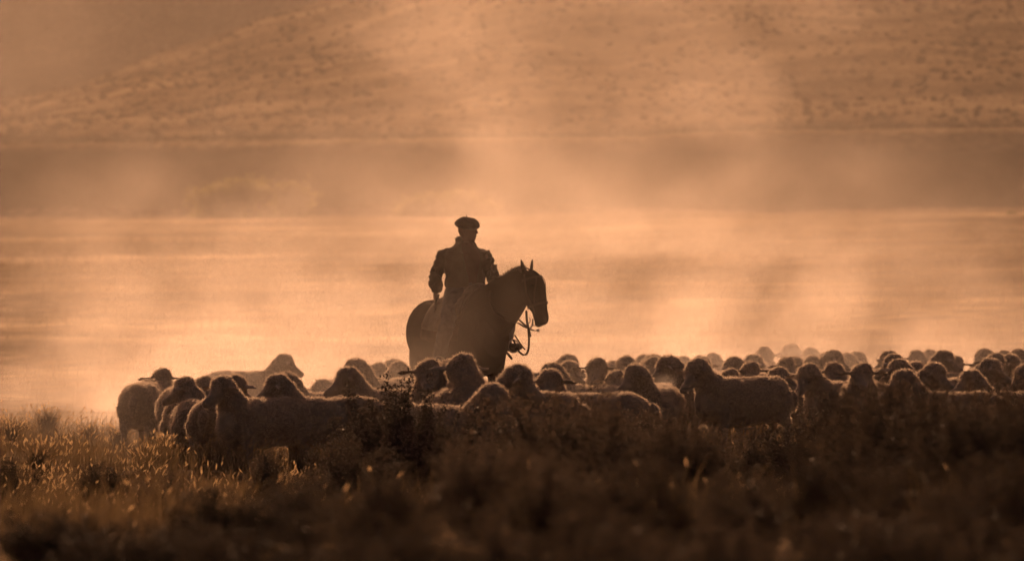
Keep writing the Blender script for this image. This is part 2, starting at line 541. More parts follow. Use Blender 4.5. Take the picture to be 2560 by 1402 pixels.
SHEEP = {}
def sheep_variant(key, neck_yaw, head_yaw, neck_el=62, head_el=-32, neck_len=0.25, stance=0.0, seed=1):
    """+X is the way the body faces; head_yaw is measured from the body too"""
    ny, hy, ne, he = R(neck_yaw), R(head_yaw), R(neck_el), R(head_el)
    s = Shape()
    V = Vector
    Y, Z = V((0, 1, 0)), V((0, 0, 1))
    body = [(-0.55, 0.52, 0.07, 0.07), (-0.52, 0.505, 0.15, 0.14), (-0.44, 0.49, 0.205, 0.185), (-0.28, 0.475, 0.225, 0.215), (-0.05, 0.462, 0.228, 0.225),
            (0.17, 0.465, 0.23, 0.21), (0.33, 0.485, 0.215, 0.18), (0.43, 0.50, 0.16, 0.14), (0.48, 0.51, 0.08, 0.07)]
    s.loft([(V((x * 0.93 + 0.03, 0, z)), Y * ry, Z * rz) for x, z, rz, ry in body], 18)
    B = V((0.37, 0, 0.56))
    nd = dirv(ny, ne)
    nd0 = dirv(ny * 0.5, ne * 0.9)
    J = B + nd0 * neck_len * 0.5 + nd * neck_len * 0.5
    s.tube([(V((0.26, 0, 0.50)), 0.18), (B, 0.165), (B + nd0 * neck_len * 0.5, 0.138), (J, 0.102), (J + nd * 0.035, 0.08)], 14)
    s.ball(B + V((0.10, 0, -0.10)), (0.10, 0.115, 0.15))                        # chest ruff
    hd = dirv(hy, he)
    left = V((-math.sin(hy), math.cos(hy), 0))
    up = hd.cross(left)
    q = Matrix((hd, left, up)).transposed().to_quaternion()
    Hc = J + nd * 0.025 + hd * 0.065
    s.ball(Hc - hd * 0.030 + up * 0.022, (0.118, 0.115, 0.110), q)                # woolly crown
    s.ball(Hc + hd * 0.060 - up * 0.012, (0.085, 0.082, 0.085), q)
    face = [(0.05, 0.066, 0.075), (0.11, 0.056, 0.066), (0.175, 0.046, 0.055), (0.225, 0.043, 0.048), (0.255, 0.037, 0.038), (0.27, 0.018, 0.018)]
    s.loft([(Hc + hd * t - up * 0.022, left * w, up * h) for t, w, h in face], 12)
    for sg in (-1, 1):
        e0 = Hc + left * sg * 0.10 + up * 0.03 - hd * 0.01
        out = (left * sg + hd * 0.15 - Z * 0.04).normalized()
        s.loft([(e0 + out * t, (hd * 0.45 + up * 0.75).normalized() * w, out.cross(hd).normalized() * 0.017) for t, w in
                ((-0.03, 0.022), (0.02, 0.036), (0.07, 0.046), (0.12, 0.040), (0.165, 0.022), (0.185, 0.009))], 10)
    st = stance
    for lx, ly, dx, hind in ((0.30, 0.11, st, 0), (0.30, -0.11, -st, 0), (-0.38, 0.12, -st, 1), (-0.38, -0.12, st, 1)):
        if hind:
            s.tube([(V((lx + 0.02, ly * 0.9, 0.44)), 0.115), (V((lx + 0.03 + dx * 0.3, ly, 0.32)), 0.075), (V((lx - 0.05 + dx * 0.7, ly, 0.215)), 0.036), (V((lx - 0.02 + dx, ly, 0.09)), 0.026), (V((lx + dx, ly, 0.03)), 0.032)], 10)
        else:
            s.tube([(V((lx, ly * 0.9, 0.42)), 0.095), (V((lx + dx * 0.3, ly, 0.29)), 0.055), (V((lx + 0.01 + dx * 0.7, ly, 0.19)), 0.036), (V((lx + dx, ly, 0.09)), 0.026), (V((lx + 0.01 + dx, ly, 0.03)), 0.032)], 10)
    s.tube([(V((-0.54, 0, 0.56)), 0.045), (V((-0.575, 0, 0.47)), 0.04), (V((-0.575, 0, 0.38)), 0.025)], 10)
    me = fuse(s, 'sheep_body', 0.017, 3)
    co, no = coords(me)
    # wool covers everything except face, ears and lower legs
    tf = (co - np.array(Hc)) @ np.array(hd)
    rr = np.linalg.norm(co - np.array(Hc), axis=1)
    facem = smooth01((tf - 0.055) / 0.05) * (rr < 0.36)
    lat = np.abs((co - np.array(Hc)) @ np.array(left))
    earm = ((lat > 0.122) & (rr < 0.34) & (co[:, 2] > J.z - 0.08) & (tf > -0.11) & (tf < 0.10)).astype(float)
    legm = 1 - smooth01((co[:, 2] - 0.19) / 0.10)
    wool = (1 - facem) * (1 - earm) * (1 - legm)
    roughen(me, 0.024, 7.0, seed, wool)
    roughen(me, 0.010, 13.0, seed + 3, wool, True)
    roughen(me, 0.012, 27.0, seed + 5, wool, True)
    roughen(me, 0.008, 60.0, seed + 9, wool)
    fl = fibres(me, 16000, 0.023, 0.0028, wool * 0.97 + 0.03 * (1 - legm) * (1 - earm), seed, 'fleece', curl=1.0, down=0.1)
    eyes = []
    for sg in (-1, 1):
        es = Shape(); es.ball(Hc + hd * 0.07 + left * sg * 0.064 + up * 0.012, 0.009, n=8, m=6)
        eyes.append(es.mesh('eye'))
    me.materials.append(M['wool_skin']); fl.materials.append(M['wool'])
    for e in eyes: e.materials.append(M['eye'])
    for mm in [me] + eyes:
        mm.polygons.foreach_set('use_smooth', [True] * len(mm.polygons))
    co, _ = coords(me)
    crown = Hc - hd * 0.02 + up * 0.012
    SHEEP[key] = dict(body=me, fleece=fl, eyes=eyes, rel=head_yaw, top=float(co[rr < 0.2, 2].max()) if (rr < 0.2).any() else 0.9,
                      hx=crown.x, hy=crown.y, back=0.70, low=neck_el < 20 or neck_len > 0.3)
def all_variants():
    sd = 1
    for rel, ne, he in ((0, 70, -28), (35, 70, -32), (-35, 68, -28), (75, 74, -26), (-75, 74, -32), (115, 76, -24), (-115, 76, -28), (10, 58, -38)):
        nyaw = rel * 0.55
        sheep_variant(f'v{rel}_{ne}', nyaw, rel, ne, he, stance=random.uniform(-0.07, 0.07), seed=sd); sd += 1
    sheep_variant('tall', -25, -50, 72, -28, neck_len=0.33, stance=0.05, seed=sd); sd += 1
    sheep_variant('graze', 15, 20, -22, -65, neck_len=0.36, stance=0.06, seed=sd)
all_variants()

def place_sheep(px, py, scale, heading, face, label, low=False, back=False, tall=False):
    """px, py: photo pixel of the top of the head (of the back when back=True); heading, face in degrees, 0 = to the right, -90 = to the camera"""
    rel = (face - heading + 180) % 360 - 180
    if tall:
        v = SHEEP['tall']
    elif low:
        v = SHEEP['graze']
    else:
        v = min((x for x in SHEEP.values() if not x['low']), key=lambda x: abs((x['rel'] - rel + 180) % 360 - 180) + random.random() * 6)
    scale *= 1.07 if 1030 < px < 1320 else 0.955
    th = R(heading + max(-25, min(25, (rel - v['rel']) * 0.5)))
    ztop = v['back'] if back else v['top']
    hx, hy = (0.0, 0.0) if back else (v['hx'], v['hy'])
    d = (CAM_H - ztop * scale - 0.02) * FPX / (py - CY)
    X = (px - 1280) / FPX * d - scale * (hx * math.cos(th) - hy * math.sin(th))
    Yy = d - scale * (hx * math.sin(th) + hy * math.cos(th))
    root = empty('sheep', (X, Yy, ground_at(X, Yy) - 0.012), th, scale)
    tag(root, label, 'sheep', 'flock of sheep in the dust')
    obj('body', v['body'], None, root, False); obj('fleece', v['fleece'], None, root, False)
    for e in v['eyes']: obj('eye', e, None, root, False)
    return root
# (px, py, scale, body heading, face heading, label[, options])
FLOCK = [
 (405, 903, 1.00, -80, -95, 'sheep with both ears spread, farthest left head standing above the rumps'),
 (362, 949, 1.06, 92, 92, 'woolly rump at the far left end of the flock, head down', dict(low=True, back=True)),
 (450, 957, 1.06, 100, 100, 'second woolly rump from the left end, head lowered out of sight', dict(low=True, back=True)),
 (418, 937, 1.00, 120, 120, 'arched back showing between the two leftmost rumps', dict(low=True, back=True)),
 (462, 930, 0.97, 100, 160, 'sheep with pointed left ear just behind the second rump from the left'),
 (512, 923, 0.98, 70, 110, 'round-headed sheep with one left ear, next to the pointed-eared one'),
 (556, 936, 1.04, 222, 225, 'sheep with drooping left ear and pale lit back, left of the big profile head'),
 (588, 934, 1.00, 82, 40, 'neck and crown just behind the droopy-eared sheep'),
 (712, 887, 0.93, 10, 5, 'pale dusty sheep alone in the bright dust, facing right'),
 (692, 924, 1.07, 196, 186, 'big sheep in clean left profile with sunlit chest wool'),
 (716, 914, 1.00, 150, 175, 'sheep half hidden behind the big left profile head, rounded rump to its right'),
 (868, 911, 1.06, 208, 192, 'pale-faced sheep in left profile beside the tall bush'),
 (890, 895, 1.06, 230, 205, 'dark woolly neck rising right behind the pale profile face'),
 (946, 898, 0.98, -100, -110, 'woolly crown between the dark neck and the two heads left of the horse'),
 (985, 884, 1.00, 30, -10, 'sheep with right ear out, topmost head just left of the horse'),
 (1000, 903, 1.00, -60, -50, 'lower head with lit crown under the topmost one left of the horse'),
 (1072, 897, 1.04, -95, -92, 'sheep facing the camera with both ears out, in front of the horse belly'),
 (1122, 897, 1.03, 110, 150, 'sheep tucked right of the camera-facing one, back sloping to the right'),
 (1152, 872, 1.06, 150, 130, 'bright-rimmed sheep standing highest against the horse belly', dict(tall=True)),
 (1296, 896, 1.08, -52, -10, 'big sheep in right profile below the hanging rein'),
 (1236, 936, 1.02, -45, -35, 'low near sheep with lit crown in front of the horse chest'),
 (1382, 887, 1.08, 150, 120, 'dark woolly head just right of the hanging rein'),
 (1375, 915, 1.06, 193, 258, 'sheep staring at the camera with dark body behind it'),
 (1421, 881, 0.95, 20, -30, 'faint pale head behind the dark woolly one'),
 (1424, 897, 0.97, -10, -30, 'small head with right ear out beside the dark woolly one'),
 (1493, 888, 1.05, -100, -105, 'broad head with small left ear, first large one right of the dark pair'),
 (1532, 885, 0.94, -100, -90, 'low pale crown right behind the broad head'),
 (1540, 909, 0.98, -80, -85, 'small round head in front of a black-backed sheep'),
 (1566, 893, 0.96, 100, 80, 'small crown above the round head, left of the tall sheep'),
 (1590, 900, 1.07, -110, -140, 'tall-necked sheep left of the big profile with the breath'),
 (1608, 874, 0.97, -110, -95, 'crown touching the dark high head in the middle of the flock'),
 (1634, 870, 1.00, 40, 20, 'dark high head in the middle of the flock, right of a touching crown'),
 (1632, 887, 0.98, -95, -100, 'rounded head below the dark high one'),
 (1672, 881, 1.10, 225, 195, 'big sheep in left profile breathing out a puff of vapour'),
 (1742, 897, 1.09, 210, 222, 'big sheep with left ear out and a long lit back behind it'),
 (1752, 870, 1.00, -20, -40, 'dusty head with right ear, above the long lit back'),
 (1784, 873, 0.93, 90, 90, 'faint rounded back beside the dusty head with right ear'),
 (1706, 874, 0.92, 70, 150, 'faint crown in the dust left of the dusty eared head'),
 (1832, 883, 1.00, 150, 160, 'pale head with left ear out over the long lit back'),
 (1825, 911, 0.95, -90, -90, 'low head with both ears flat, peeping over the long lit back'),
 (1876, 892, 0.99, -80, -75, 'round head with both ears, over the end of the long lit back'),
 (1886, 869, 1.00, 20, 10, 'larger hazy head above the round eared one'),
 (1912, 866, 0.93, 80, 90, 'faint crown right of the larger hazy head'),
 (1975, 849, 1.00, 130, 150, 'highest hazy sheep of the right half, small left ear'),
 (1944, 896, 1.02, 200, 225, 'head with large left ear, right of the long lit back'),
 (1966, 885, 0.96, -60, -75, 'rounded head behind the head with the large left ear'),
 (1986, 881, 0.95, 30, 20, 'rounded neck, second behind the large left ear'),
 (2020, 898, 1.06, 215, 235, 'sheep with left ear out and a notch behind its nape'),
 (2028, 861, 0.95, 80, 80, 'faint round back right of the highest hazy sheep'),
 (2062, 868, 0.97, 110, 130, 'hazy crown leaning on a darker head, right centre'),
 (2084, 872, 0.99, 20, 0, 'darker head right of the leaning hazy crown'),
 (2086, 886, 1.04, 95, 100, 'large smooth round rump of a head, right of the notch-naped sheep'),
 (2030, 886, 0.94, -100, -95, 'small pale arch between the notch-naped sheep and the hazy crown'),
 (2122, 872, 0.94, 30, 40, 'very faint crown in the bright gap'),
 (2146, 869, 0.92, 10, 0, 'faintest crown at the edge of the bright gap'),
 (2156, 899, 1.05, -88, -90, 'sheep with both ears straight out, right of the bright gap start'),
 (2222, 872, 0.98, 150, 150, 'outermost of three nested necks right of the bright gap'),
 (2234, 881, 0.99, 155, 160, 'middle one of three nested necks'),
 (2246, 890, 1.00, 150, 150, 'innermost of three nested necks'),
 (2293, 856, 1.00, 100, 100, 'left one of two tall hazy backs side by side'),
 (2326, 856, 0.98, 70, 60, 'right one of two tall hazy backs side by side'),
 (2258, 912, 1.08, 198, 200, 'front sheep in left profile with a long straight back, far right'),
 (2292, 896, 0.98, -85, -80, 'round head right above the long straight back'),
 (2336, 892, 1.03, 0, -25, 'head with small right ear above the long straight back'),
 (2362, 877, 1.00, 10, 5, 'dark head behind the small-right-eared one'),
 (2388, 882, 0.94, -70, -85, 'pale arch right of the dark head behind'),
 (2426, 905, 1.05, 200, 190, 'near smooth head leading a long back to the right edge'),
 (2458, 866, 0.97, 150, 160, 'pale sloping back near the upper right of the flock'),
 (2488, 872, 1.01, -80, -80, 'dark crown below the pale sloping back'),
 (2478, 888, 1.01, -10, -20, 'lit head with right ear in front of the dark crown'),
 (2512, 865, 0.95, 60, 60, 'hazy arch second from the right edge in the last row'),
 (2526, 878, 0.97, 10, -10, 'hazy eared head under the last row by the right edge'),
 (2548, 869, 0.96, 110, 110, 'hazy back at the right edge, last row'),
 (2562, 906, 1.03, 185, 200, 'dark head cut off by the right edge'),
]
for r in FLOCK:
    place_sheep(*r[:6], **(r[6] if len(r) > 6 else {}))
# ------------------------------------------------------------------ horse
M['coat'] = simple_mat('dark_bay_coat', (0.018, 0.011, 0.008), (0.035, 0.021, 0.014), 4, 0.6, 0.15, 90, sheen=0.0, spec=0.0)
M['hair'] = simple_mat('black_hair', (0.008, 0.006, 0.005), (0.02, 0.014, 0.01), 30, 0.5, spec=0.3)
M['leather'] = simple_mat('worn_leather', (0.03, 0.018, 0.011), (0.06, 0.038, 0.024), 14, 0.6, 0.3, 70, spec=0.15)
M['steel'] = simple_mat('dull_steel', (0.25, 0.24, 0.22), (0.4, 0.38, 0.35), 20, 0.35, spec=0.5)
M['steel'].node_tree.nodes['Principled BSDF'].inputs['Metallic'].default_value = 0.9
M['sheepskin'] = simple_mat('saddle_sheepskin', (0.10, 0.078, 0.056), (0.18, 0.145, 0.11), 16, 0.95, 0.8, 60, sheen=0.3, spec=0.05)
M['blanket'] = simple_mat('saddle_blanket', (0.05, 0.03, 0.02), (0.09, 0.055, 0.04), 10, 0.95, 0.4, 80, sheen=0.0, spec=0.0)

HD = 60.0
HORSE_AZ = R(-58)
HORSE_LOC = Vector(((1159 - 1280) / FPX * HD, HD, 0.0))
HORSE_LOC.z = ground_at(HORSE_LOC.x, HORSE_LOC.y) - 0.01
V = Vector
Yv, Zv = V((0, 1, 0)), V((0, 0, 1))
horse = tag(empty('horse', HORSE_LOC, HORSE_AZ), 'dark saddled horse turned towards the camera, carrying the rider', 'horse')

def head_frame():
    h = R(22); pt = R(-73)
    ax = dirv(h, pt)
    left = V((-math.sin(h), math.cos(h), 0))
    fr = left.cross(ax) * -1.0
    if fr.x < 0: fr = -fr
    return V((0.94, 0.212, 1.815)), ax, left, fr
HP, HAX, HLEFT, HFR = head_frame()
HEAD_GROW = 1.09
HEAD = [(-0.03, 0.070, 0.065, -0.01), (0.02, 0.105, 0.088, -0.005), (0.11, 0.138, 0.104, 0.0), (0.21, 0.140, 0.098, -0.008), (0.31, 0.108, 0.078, 0.012),
        (0.40, 0.080, 0.062, 0.022), (0.47, 0.078, 0.064, 0.020), (0.52, 0.070, 0.060, 0.016), (0.55, 0.045, 0.042, 0.012)]
HEAD = [(t, d * HEAD_GROW, w * HEAD_GROW, o) for t, d, w, o in HEAD]
def head_sec(t, grow=0.0):
    ts = [h[0] for h in HEAD]
    dp, wd, off = (np.interp(t, ts, [h[k] for h in HEAD]) for k in (1, 2, 3))
    return HP + HAX * t + HFR * float(off), float(dp) + grow, float(wd) + grow

def build_horse():
    s = Shape()
    body = [(-0.84, 1.20, 0.10, 0.10), (-0.79, 1.20, 0.24, 0.21), (-0.66, 1.19, 0.345, 0.31), (-0.48, 1.17, 0.375, 0.335), (-0.22, 1.13, 0.37, 0.345),
            (0.05, 1.11, 0.385, 0.345), (0.27, 1.13, 0.40, 0.315), (0.43, 1.15, 0.375, 0.275), (0.55, 1.14, 0.29, 0.22), (0.63, 1.12, 0.16, 0.14)]
    s.loft([(V((x, 0, z)), Yv * ry, Zv * rz) for x, z, rz, ry in body], 24)
    neck = [((0.28, 0.0, 1.27), 0.33, 0.22), ((0.50, 0.06, 1.43), 0.30, 0.175), ((0.68, 0.12, 1.57), 0.25, 0.135), ((0.82, 0.168, 1.68), 0.192, 0.11), ((0.915, 0.20, 1.75), 0.145, 0.095)]
    secs = []
    for i, (c, hd_, hw) in enumerate(neck):
        a = V(neck[max(i - 1, 0)][0]); b = V(neck[min(i + 1, len(neck) - 1)][0])
        d = (b - a).normalized()
        side = d.cross(Zv).normalized()
        secs.append((V(c), side * hw, side.cross(d) * hd_))
    s.loft(secs, 18)
    s.ball((0.47, 0, 1.06), (0.16, 0.21, 0.22))                                   # breast
    s.loft([(HP + HAX * t + HFR * o, HLEFT * w, HFR * d) for t, d, w, o in HEAD], 18)
    s.ball(HP + HAX * 0.20 - HFR * 0.075, (0.07, 0.085, 0.10))                     # jowl
    s.ball(HP + HAX * 0.465 + HFR * 0.06, (0.045, 0.055, 0.05))                    # nostrils
    s.ball(HP + HAX * 0.525 - HFR * 0.035, (0.04, 0.042, 0.035))                   # lower lip
    for sg in (-1, 1):
        s.ball(HP + HAX * 0.135 + HFR * 0.062 + HLEFT * sg * 0.080, (0.035, 0.03, 0.035))   # brow
        e0 = HP - HAX * 0.02 + HLEFT * sg * 0.058 - HFR * 0.01
        up = (Zv + HLEFT * sg * 0.30 - HFR * 0.10).normalized()
        fw = (HFR + HLEFT * sg * 0.35).normalized()
        s.loft([(e0 + up * t, fw.cross(up).normalized() * w, fw * 0.016) for t, w in ((-0.02, 0.03), (0.03, 0.037), (0.07, 0.036), (0.11, 0.024), (0.145, 0.008), (0.155, 0.003))], 10)
    for lx, ly in ((0.36, 0.15), (0.36, -0.15)):
        s.tube([(V((lx, ly * 0.9, 1.00)), 0.15), (V((lx + 0.03, ly, 0.78)), 0.085), (V((lx + 0.02, ly, 0.52)), 0.058), (V((lx + 0.02, ly, 0.44)), 0.06), (V((lx + 0.01, ly, 0.28)), 0.036),
                (V((lx + 0.02, ly, 0.15)), 0.045), (V((lx + 0.05, ly, 0.07)), 0.045), (V((lx + 0.06, ly, 0.035)), 0.062)], 12)
    for lx, ly, k in ((-0.58, 0.16, 0.05), (-0.58, -0.16, -0.06)):
        s.tube([(V((lx + 0.03, ly * 0.75, 1.08)), 0.19), (V((lx + 0.10 + k, ly, 0.82)), 0.13), (V((lx - 0.06 + k, ly, 0.58)), 0.068), (V((lx - 0.12 + k, ly, 0.50)), 0.06), (V((lx - 0.08 + k, ly, 0.30)), 0.038),
                (V((lx - 0.07 + k, ly, 0.15)), 0.047), (V((lx - 0.03 + k, ly, 0.07)), 0.046), (V((lx - 0.02 + k, ly, 0.035)), 0.064)], 12)
    me = fuse(s, 'horse_body', 0.013, 6)
    return me
hbody = build_horse()
obj('body', hbody, M['coat'], horse)
# mane: short upright hair along the crest
def build_mane():
    r = np.random.default_rng(3)
    crest = [V((0.36, 0.02, 1.545)), V((0.50, 0.06, 1.66)), V((0.60, 0.10, 1.745)), V((0.72, 0.14, 1.815)), V((0.83, 0.17, 1.855)), V((0.905, 0.19, 1.865))]
    co, f = [], []
    for k in range(1400):
        t = r.random() * (len(crest) - 1.001); i = int(t)
        p = crest[i].lerp(crest[i + 1], t - i) + V((r.normal() * 0.008, r.normal() * 0.013, -0.03))
        d = V((-0.25 + r.normal() * 0.15, r.normal() * 0.25 - 0.1, 0.8)).normalized()
        L = 0.045 + 0.03 * r.random(); w = V((r.normal(), r.normal(), 0)).normalized() * 0.003
        o = len(co); q = p + d * L; e = q + V((r.normal() * 0.01, -0.015 + r.normal() * 0.01, 0.01))
        co += [p - w, p + w, q + w * 0.8, q - w * 0.8, e + w * 0.3, e - w * 0.3]
        f += [(o, o + 1, o + 2, o + 3), (o + 3, o + 2, o + 4, o + 5)]
    return np_mesh('mane', np.array([tuple(c) for c in co]), np.array(f))
obj('mane', build_mane(), M['hair'], horse, False)
ts = Shape(); ts.tube([(V((-0.82, 0, 1.36)), 0.05), (V((-0.92, 0, 1.22)), 0.065), (V((-0.95, 0, 0.95)), 0.085), (V((-0.94, 0.01, 0.65)), 0.08), (V((-0.92, 0.02, 0.42)), 0.03)], 12)
tme = ts.mesh('tail'); roughen(tme, 0.02, 20, 2)
obj('tail', tme, M['hair'], horse)
for sg in (-1, 1):
    es = Shape(); es.ball(HP + HAX * 0.145 + HFR * 0.066 + HLEFT * sg * 0.098, 0.019)
    obj('eye', es.mesh('eye'), M['eye'], horse)

# bridle
def band(sec_pts, w, th, name, mat, parent, closed=False):
    """flat strap through points given with their outward normals"""
    pts = [p for p, n in sec_pts]; nn = [n for p, n in sec_pts]
    co, f = [], []
    m = len(pts)
    for i in range(m):
        a = pts[(i - 1) % m] if closed else pts[max(i - 1, 0)]
        b = pts[(i + 1) % m] if closed else pts[min(i + 1, m - 1)]
        d = (b - a).normalized(); n = nn[i].normalized(); sd = d.cross(n).normalized()
        co += [pts[i] - sd * w, pts[i] + sd * w, pts[i] + sd * w + n * th, pts[i] - sd * w + n * th]
    for i in range(m if closed else m - 1):
        j = (i + 1) % m
        for k in range(4):
            k2 = (k + 1) % 4
            f.append((i * 4 + k, i * 4 + k2, j * 4 + k2, j * 4 + k))
    if not closed:
        f += [(0, 1, 2, 3), (4 * m - 1, 4 * m - 2, 4 * m - 3, 4 * m - 4)]
    return obj(name, new_mesh(name, co, f), mat, parent, False)

bridle = obj('bridle', None, None, horse, False)
def ring_points(t, a0, a1, n, grow=0.006):
    out = []
    c, dp, wd = head_sec(t, grow)
    for i in range(n):
        a = a0 + (a1 - a0) * i / (n - 1)
        p = c + HLEFT * wd * math.cos(a) + HFR * dp * math.sin(a)
        nrm = HLEFT * math.cos(a) / wd + HFR * math.sin(a) / dp
        out.append((p, nrm.normalized()))
    return out
band(ring_points(0.06, R(-10), R(190), 20), 0.011, 0.005, 'browband', M['leather'], bridle)
band(ring_points(0.335, 0, 2 * math.pi * 23 / 24, 24), 0.011, 0.005, 'noseband', M['leather'], bridle, True)
for a in (R(8), R(172)):
    pts = []
    for i in range(14):
        t = 0.0 + 0.42 * i / 13
        c, dp, wd = head_sec(t, 0.007)
        aa = a + (R(-16) if a < 1 else R(16)) * i / 13
        p = c + HLEFT * wd * math.cos(aa) + HFR * dp * math.sin(aa)
        pts.append((p, (HLEFT * math.cos(aa) / wd + HFR * math.sin(aa) / dp).normalized()))
    band(pts, 0.009, 0.005, 'cheek_strap', M['leather'], bridle)
    pts = []
    for i in range(12):
        t = 0.05 + 0.28 * i / 11
        c, dp, wd = head_sec(t, 0.007)
        aa = (R(62) - R(50) * i / 11) if a < 1 else (R(118) + R(50) * i / 11)
        p = c + HLEFT * wd * math.cos(aa) + HFR * dp * math.sin(aa)
        pts.append((p, (HLEFT * math.cos(aa) / wd + HFR * math.sin(aa) / dp).normalized()))
    band(pts, 0.008, 0.005, 'face_strap', M['leather'], bridle)
pts = [(HP - HAX * 0.035 + HLEFT * 0.085 * math.cos(a) - HAX * 0.04 * math.sin(a) - HFR * 0.03, HLEFT * math.cos(a) - HAX * math.sin(a)) for a in [math.pi * i / 11 for i in range(12)]]
band(pts, 0.010, 0.005, 'crown_strap', M['leather'], bridle)

hinv = Matrix.Translation(HORSE_LOC) @ Matrix.Rotation(HORSE_AZ, 4, 'Z')
hinv.invert()
def hl(px, py, d):
    """photo pixel at distance d, in the horse's own frame"""
    return hinv @ at(px, py, d)
def strap(name, pts, r, mat, parent, flat=0.45, side=(0.6, 0.7, 0.1)):
    # smooth the control points
    P = [V(p) for p in pts]
    fine = []
    for i in range(len(P) - 1):
        p0, p1, p2, p3 = P[max(i - 1, 0)], P[i], P[i + 1], P[min(i + 2, len(P) - 1)]
        for k in range(6):
            t = k / 6
            fine.append(0.5 * (2 * p1 + (p2 - p0) * t + (2 * p0 - 5 * p1 + 4 * p2 - p3) * t * t + (3 * p1 - p0 - 3 * p2 + p3) * t ** 3))
    fine.append(P[-1])
    s = Shape(); s.tube([(p, r) for p in fine], 8, side=side, flat=flat)
    return obj(name, s.mesh(name), mat, parent)
DB = 59.22
for dd in (0.0, 0.13):
    bs = Shape(); q = hl(1321, 800, DB + dd)
    n = 14
    pr = [q + V((0.034 * math.cos(2 * math.pi * i / n), 0, 0.034 * math.sin(2 * math.pi * i / n))) for i in range(n + 1)]
    bs.tube([(p, 0.006) for p in pr], 6)
    obj('bit_ring', bs.mesh('bit_ring'), M['steel'], bridle)
strap('bit_shank', [hl(1332, 798, DB), hl(1331, 812, DB), hl(1326, 822, DB), hl(1336, 826, DB), hl(1345, 824, DB)], 0.009, M['steel'], bridle)
bs = Shape(); bs.ball(hl(1345, 825, DB), (0.022, 0.018, 0.018)); obj('bit_boss', bs.mesh('bit_boss'), M['steel'], bridle)
strap('curb_chain', [hl(1332, 812, DB), hl(1343, 815, DB), hl(1353, 812, DB), hl(1354, 800, DB)], 0.005, M['steel'], bridle, 1.0)
strap('hanging_strap', [hl(1316, 778, DB), hl(1317, 800, DB), hl(1321, 820, DB), hl(1326, 840, DB - 0.01)], 0.012, M['leather'], bridle)
from mathutils.bvhtree import BVHTree
def bvh_of(me):
    return BVHTree.FromPolygons([v.co.copy() for v in me.vertices], [tuple(p.vertices) for p in me.polygons])
HB = bvh_of(hbody)
def on_horse(px, py, off=0.012):
    """the point of the coat seen at that pixel, lifted a little"""
    a = hinv @ V((0, 0, CAM_H)); b = hl(px, py, HD)
    d = (b - a).normalized()
    hit = HB.ray_cast(a, d, 200)
    if hit[0] is None: return hl(px, py, DB)
    return hit[0] + hit[1] * off - d * 0.003
rein_pts = [on_horse(px, py) for px, py in ((1228, 728), (1226, 745), (1231, 765), (1243, 782), (1262, 795), (1280, 804))] + [hl(1296, 808, DB + 0.04), hl(1310, 816, DB), hl(1322, 820, DB)]
strap('rein', rein_pts, 0.010, M['leather'], horse)
strap('rein', [hl(1322, 820, DB + 0.13), hl(1312, 812, DB + 0.13), hl(1299, 800, DB + 0.16), hl(1284, 788, DB + 0.3), hl(1262, 760, DB + 0.65), hl(1246, 728, DB + 0.72)], 0.010, M['leather'], horse)
strap('rein_end', [hl(1320, 816, DB), hl(1322, 840, DB - 0.02), hl(1322, 865, DB - 0.03), hl(1318, 882, DB - 0.03), hl(1310, 887, DB - 0.02), hl(1299, 880, DB), hl(1292, 868, DB + 0.03), hl(1284, 850, DB + 0.05)], 0.011, M['leather'], horse)
strap('rein_end', [hl(1287, 838, DB + 0.06), hl(1297, 853, DB + 0.04), hl(1306, 866, DB + 0.03), hl(1312, 873, DB + 0.02)], 0.007, M['leather'], horse)

# saddle: blanket, sheepskin and raised front arch following the back
def drape(name, x0, x1, ang, lift, thick, mat, parent, nx=16, na=26, bump=0.0, puff=0.0):
    bx = [(-0.84, 1.20, 0.10, 0.10), (-0.66, 1.19, 0.345, 0.31), (-0.48, 1.17, 0.375, 0.335), (-0.22, 1.13, 0.37, 0.345), (0.05, 1.11, 0.385, 0.345), (0.27, 1.13, 0.40, 0.315), (0.43, 1.15, 0.375, 0.275)]
    xs = [b[0] for b in bx]
    top, bot = [], []
    for i in range(nx):
        x = x0 + (x1 - x0) * i / (nx - 1)
        zc, rz, ry = (float(np.interp(x, xs, [b[k] for b in bx])) for k in (1, 2, 3))
        zc += 0.0
        for j in range(na):
            a = -ang + 2 * ang * j / (na - 1)
            edge = min(1.0, min(i, nx - 1 - i) / 2.0, min(j, na - 1 - j) / 2.0) ** 0.5
            f = lift + thick * edge + puff * math.exp(-((a / 0.7) ** 2)) * (0.35 + 0.65 * abs(2 * i / (nx - 1) - 1) ** 1.5)
            wob = bump * mnoise.noise(V((x * 14, a * 6, lift * 90)))
            n = V((0, math.sin(a), math.cos(a)))
            base = V((x, math.sin(a) * ry, zc + math.cos(a) * rz))
            top.append(base + n * (f + wob)); bot.append(base + n * max(0.0, lift - 0.004))
    co = top + bot; N = nx * na; fc = []
    for i in range(nx - 1):
        for j in range(na - 1):
            q = i * na + j
            fc.append((q, q + 1, q + na + 1, q + na)); fc.append((N + q, N + q + na, N + q + na + 1, N + q + 1))
    rim = [i * na for i in range(nx)] + [(nx - 1) * na + j for j in range(1, na)] + [i * na + na - 1 for i in range(nx - 2, -1, -1)] + [j for j in range(na - 2, 0, -1)]
    for k in range(len(rim)):
        a, b = rim[k], rim[(k + 1) % len(rim)]
        fc.append((a, b, N + b, N + a))
    return obj(name, new_mesh(name, co, fc), mat, parent)
saddle = obj('saddle', None, None, horse, False)
drape('saddle_blanket', -0.30, 0.36, 1.6, 0.004, 0.016, M['blanket'], saddle, bump=0.006)
sk = drape('sheepskin', -0.27, 0.30, 1.30, 0.022, 0.045, M['sheepskin'], saddle, bump=0.012, puff=0.045)
s = Shape()
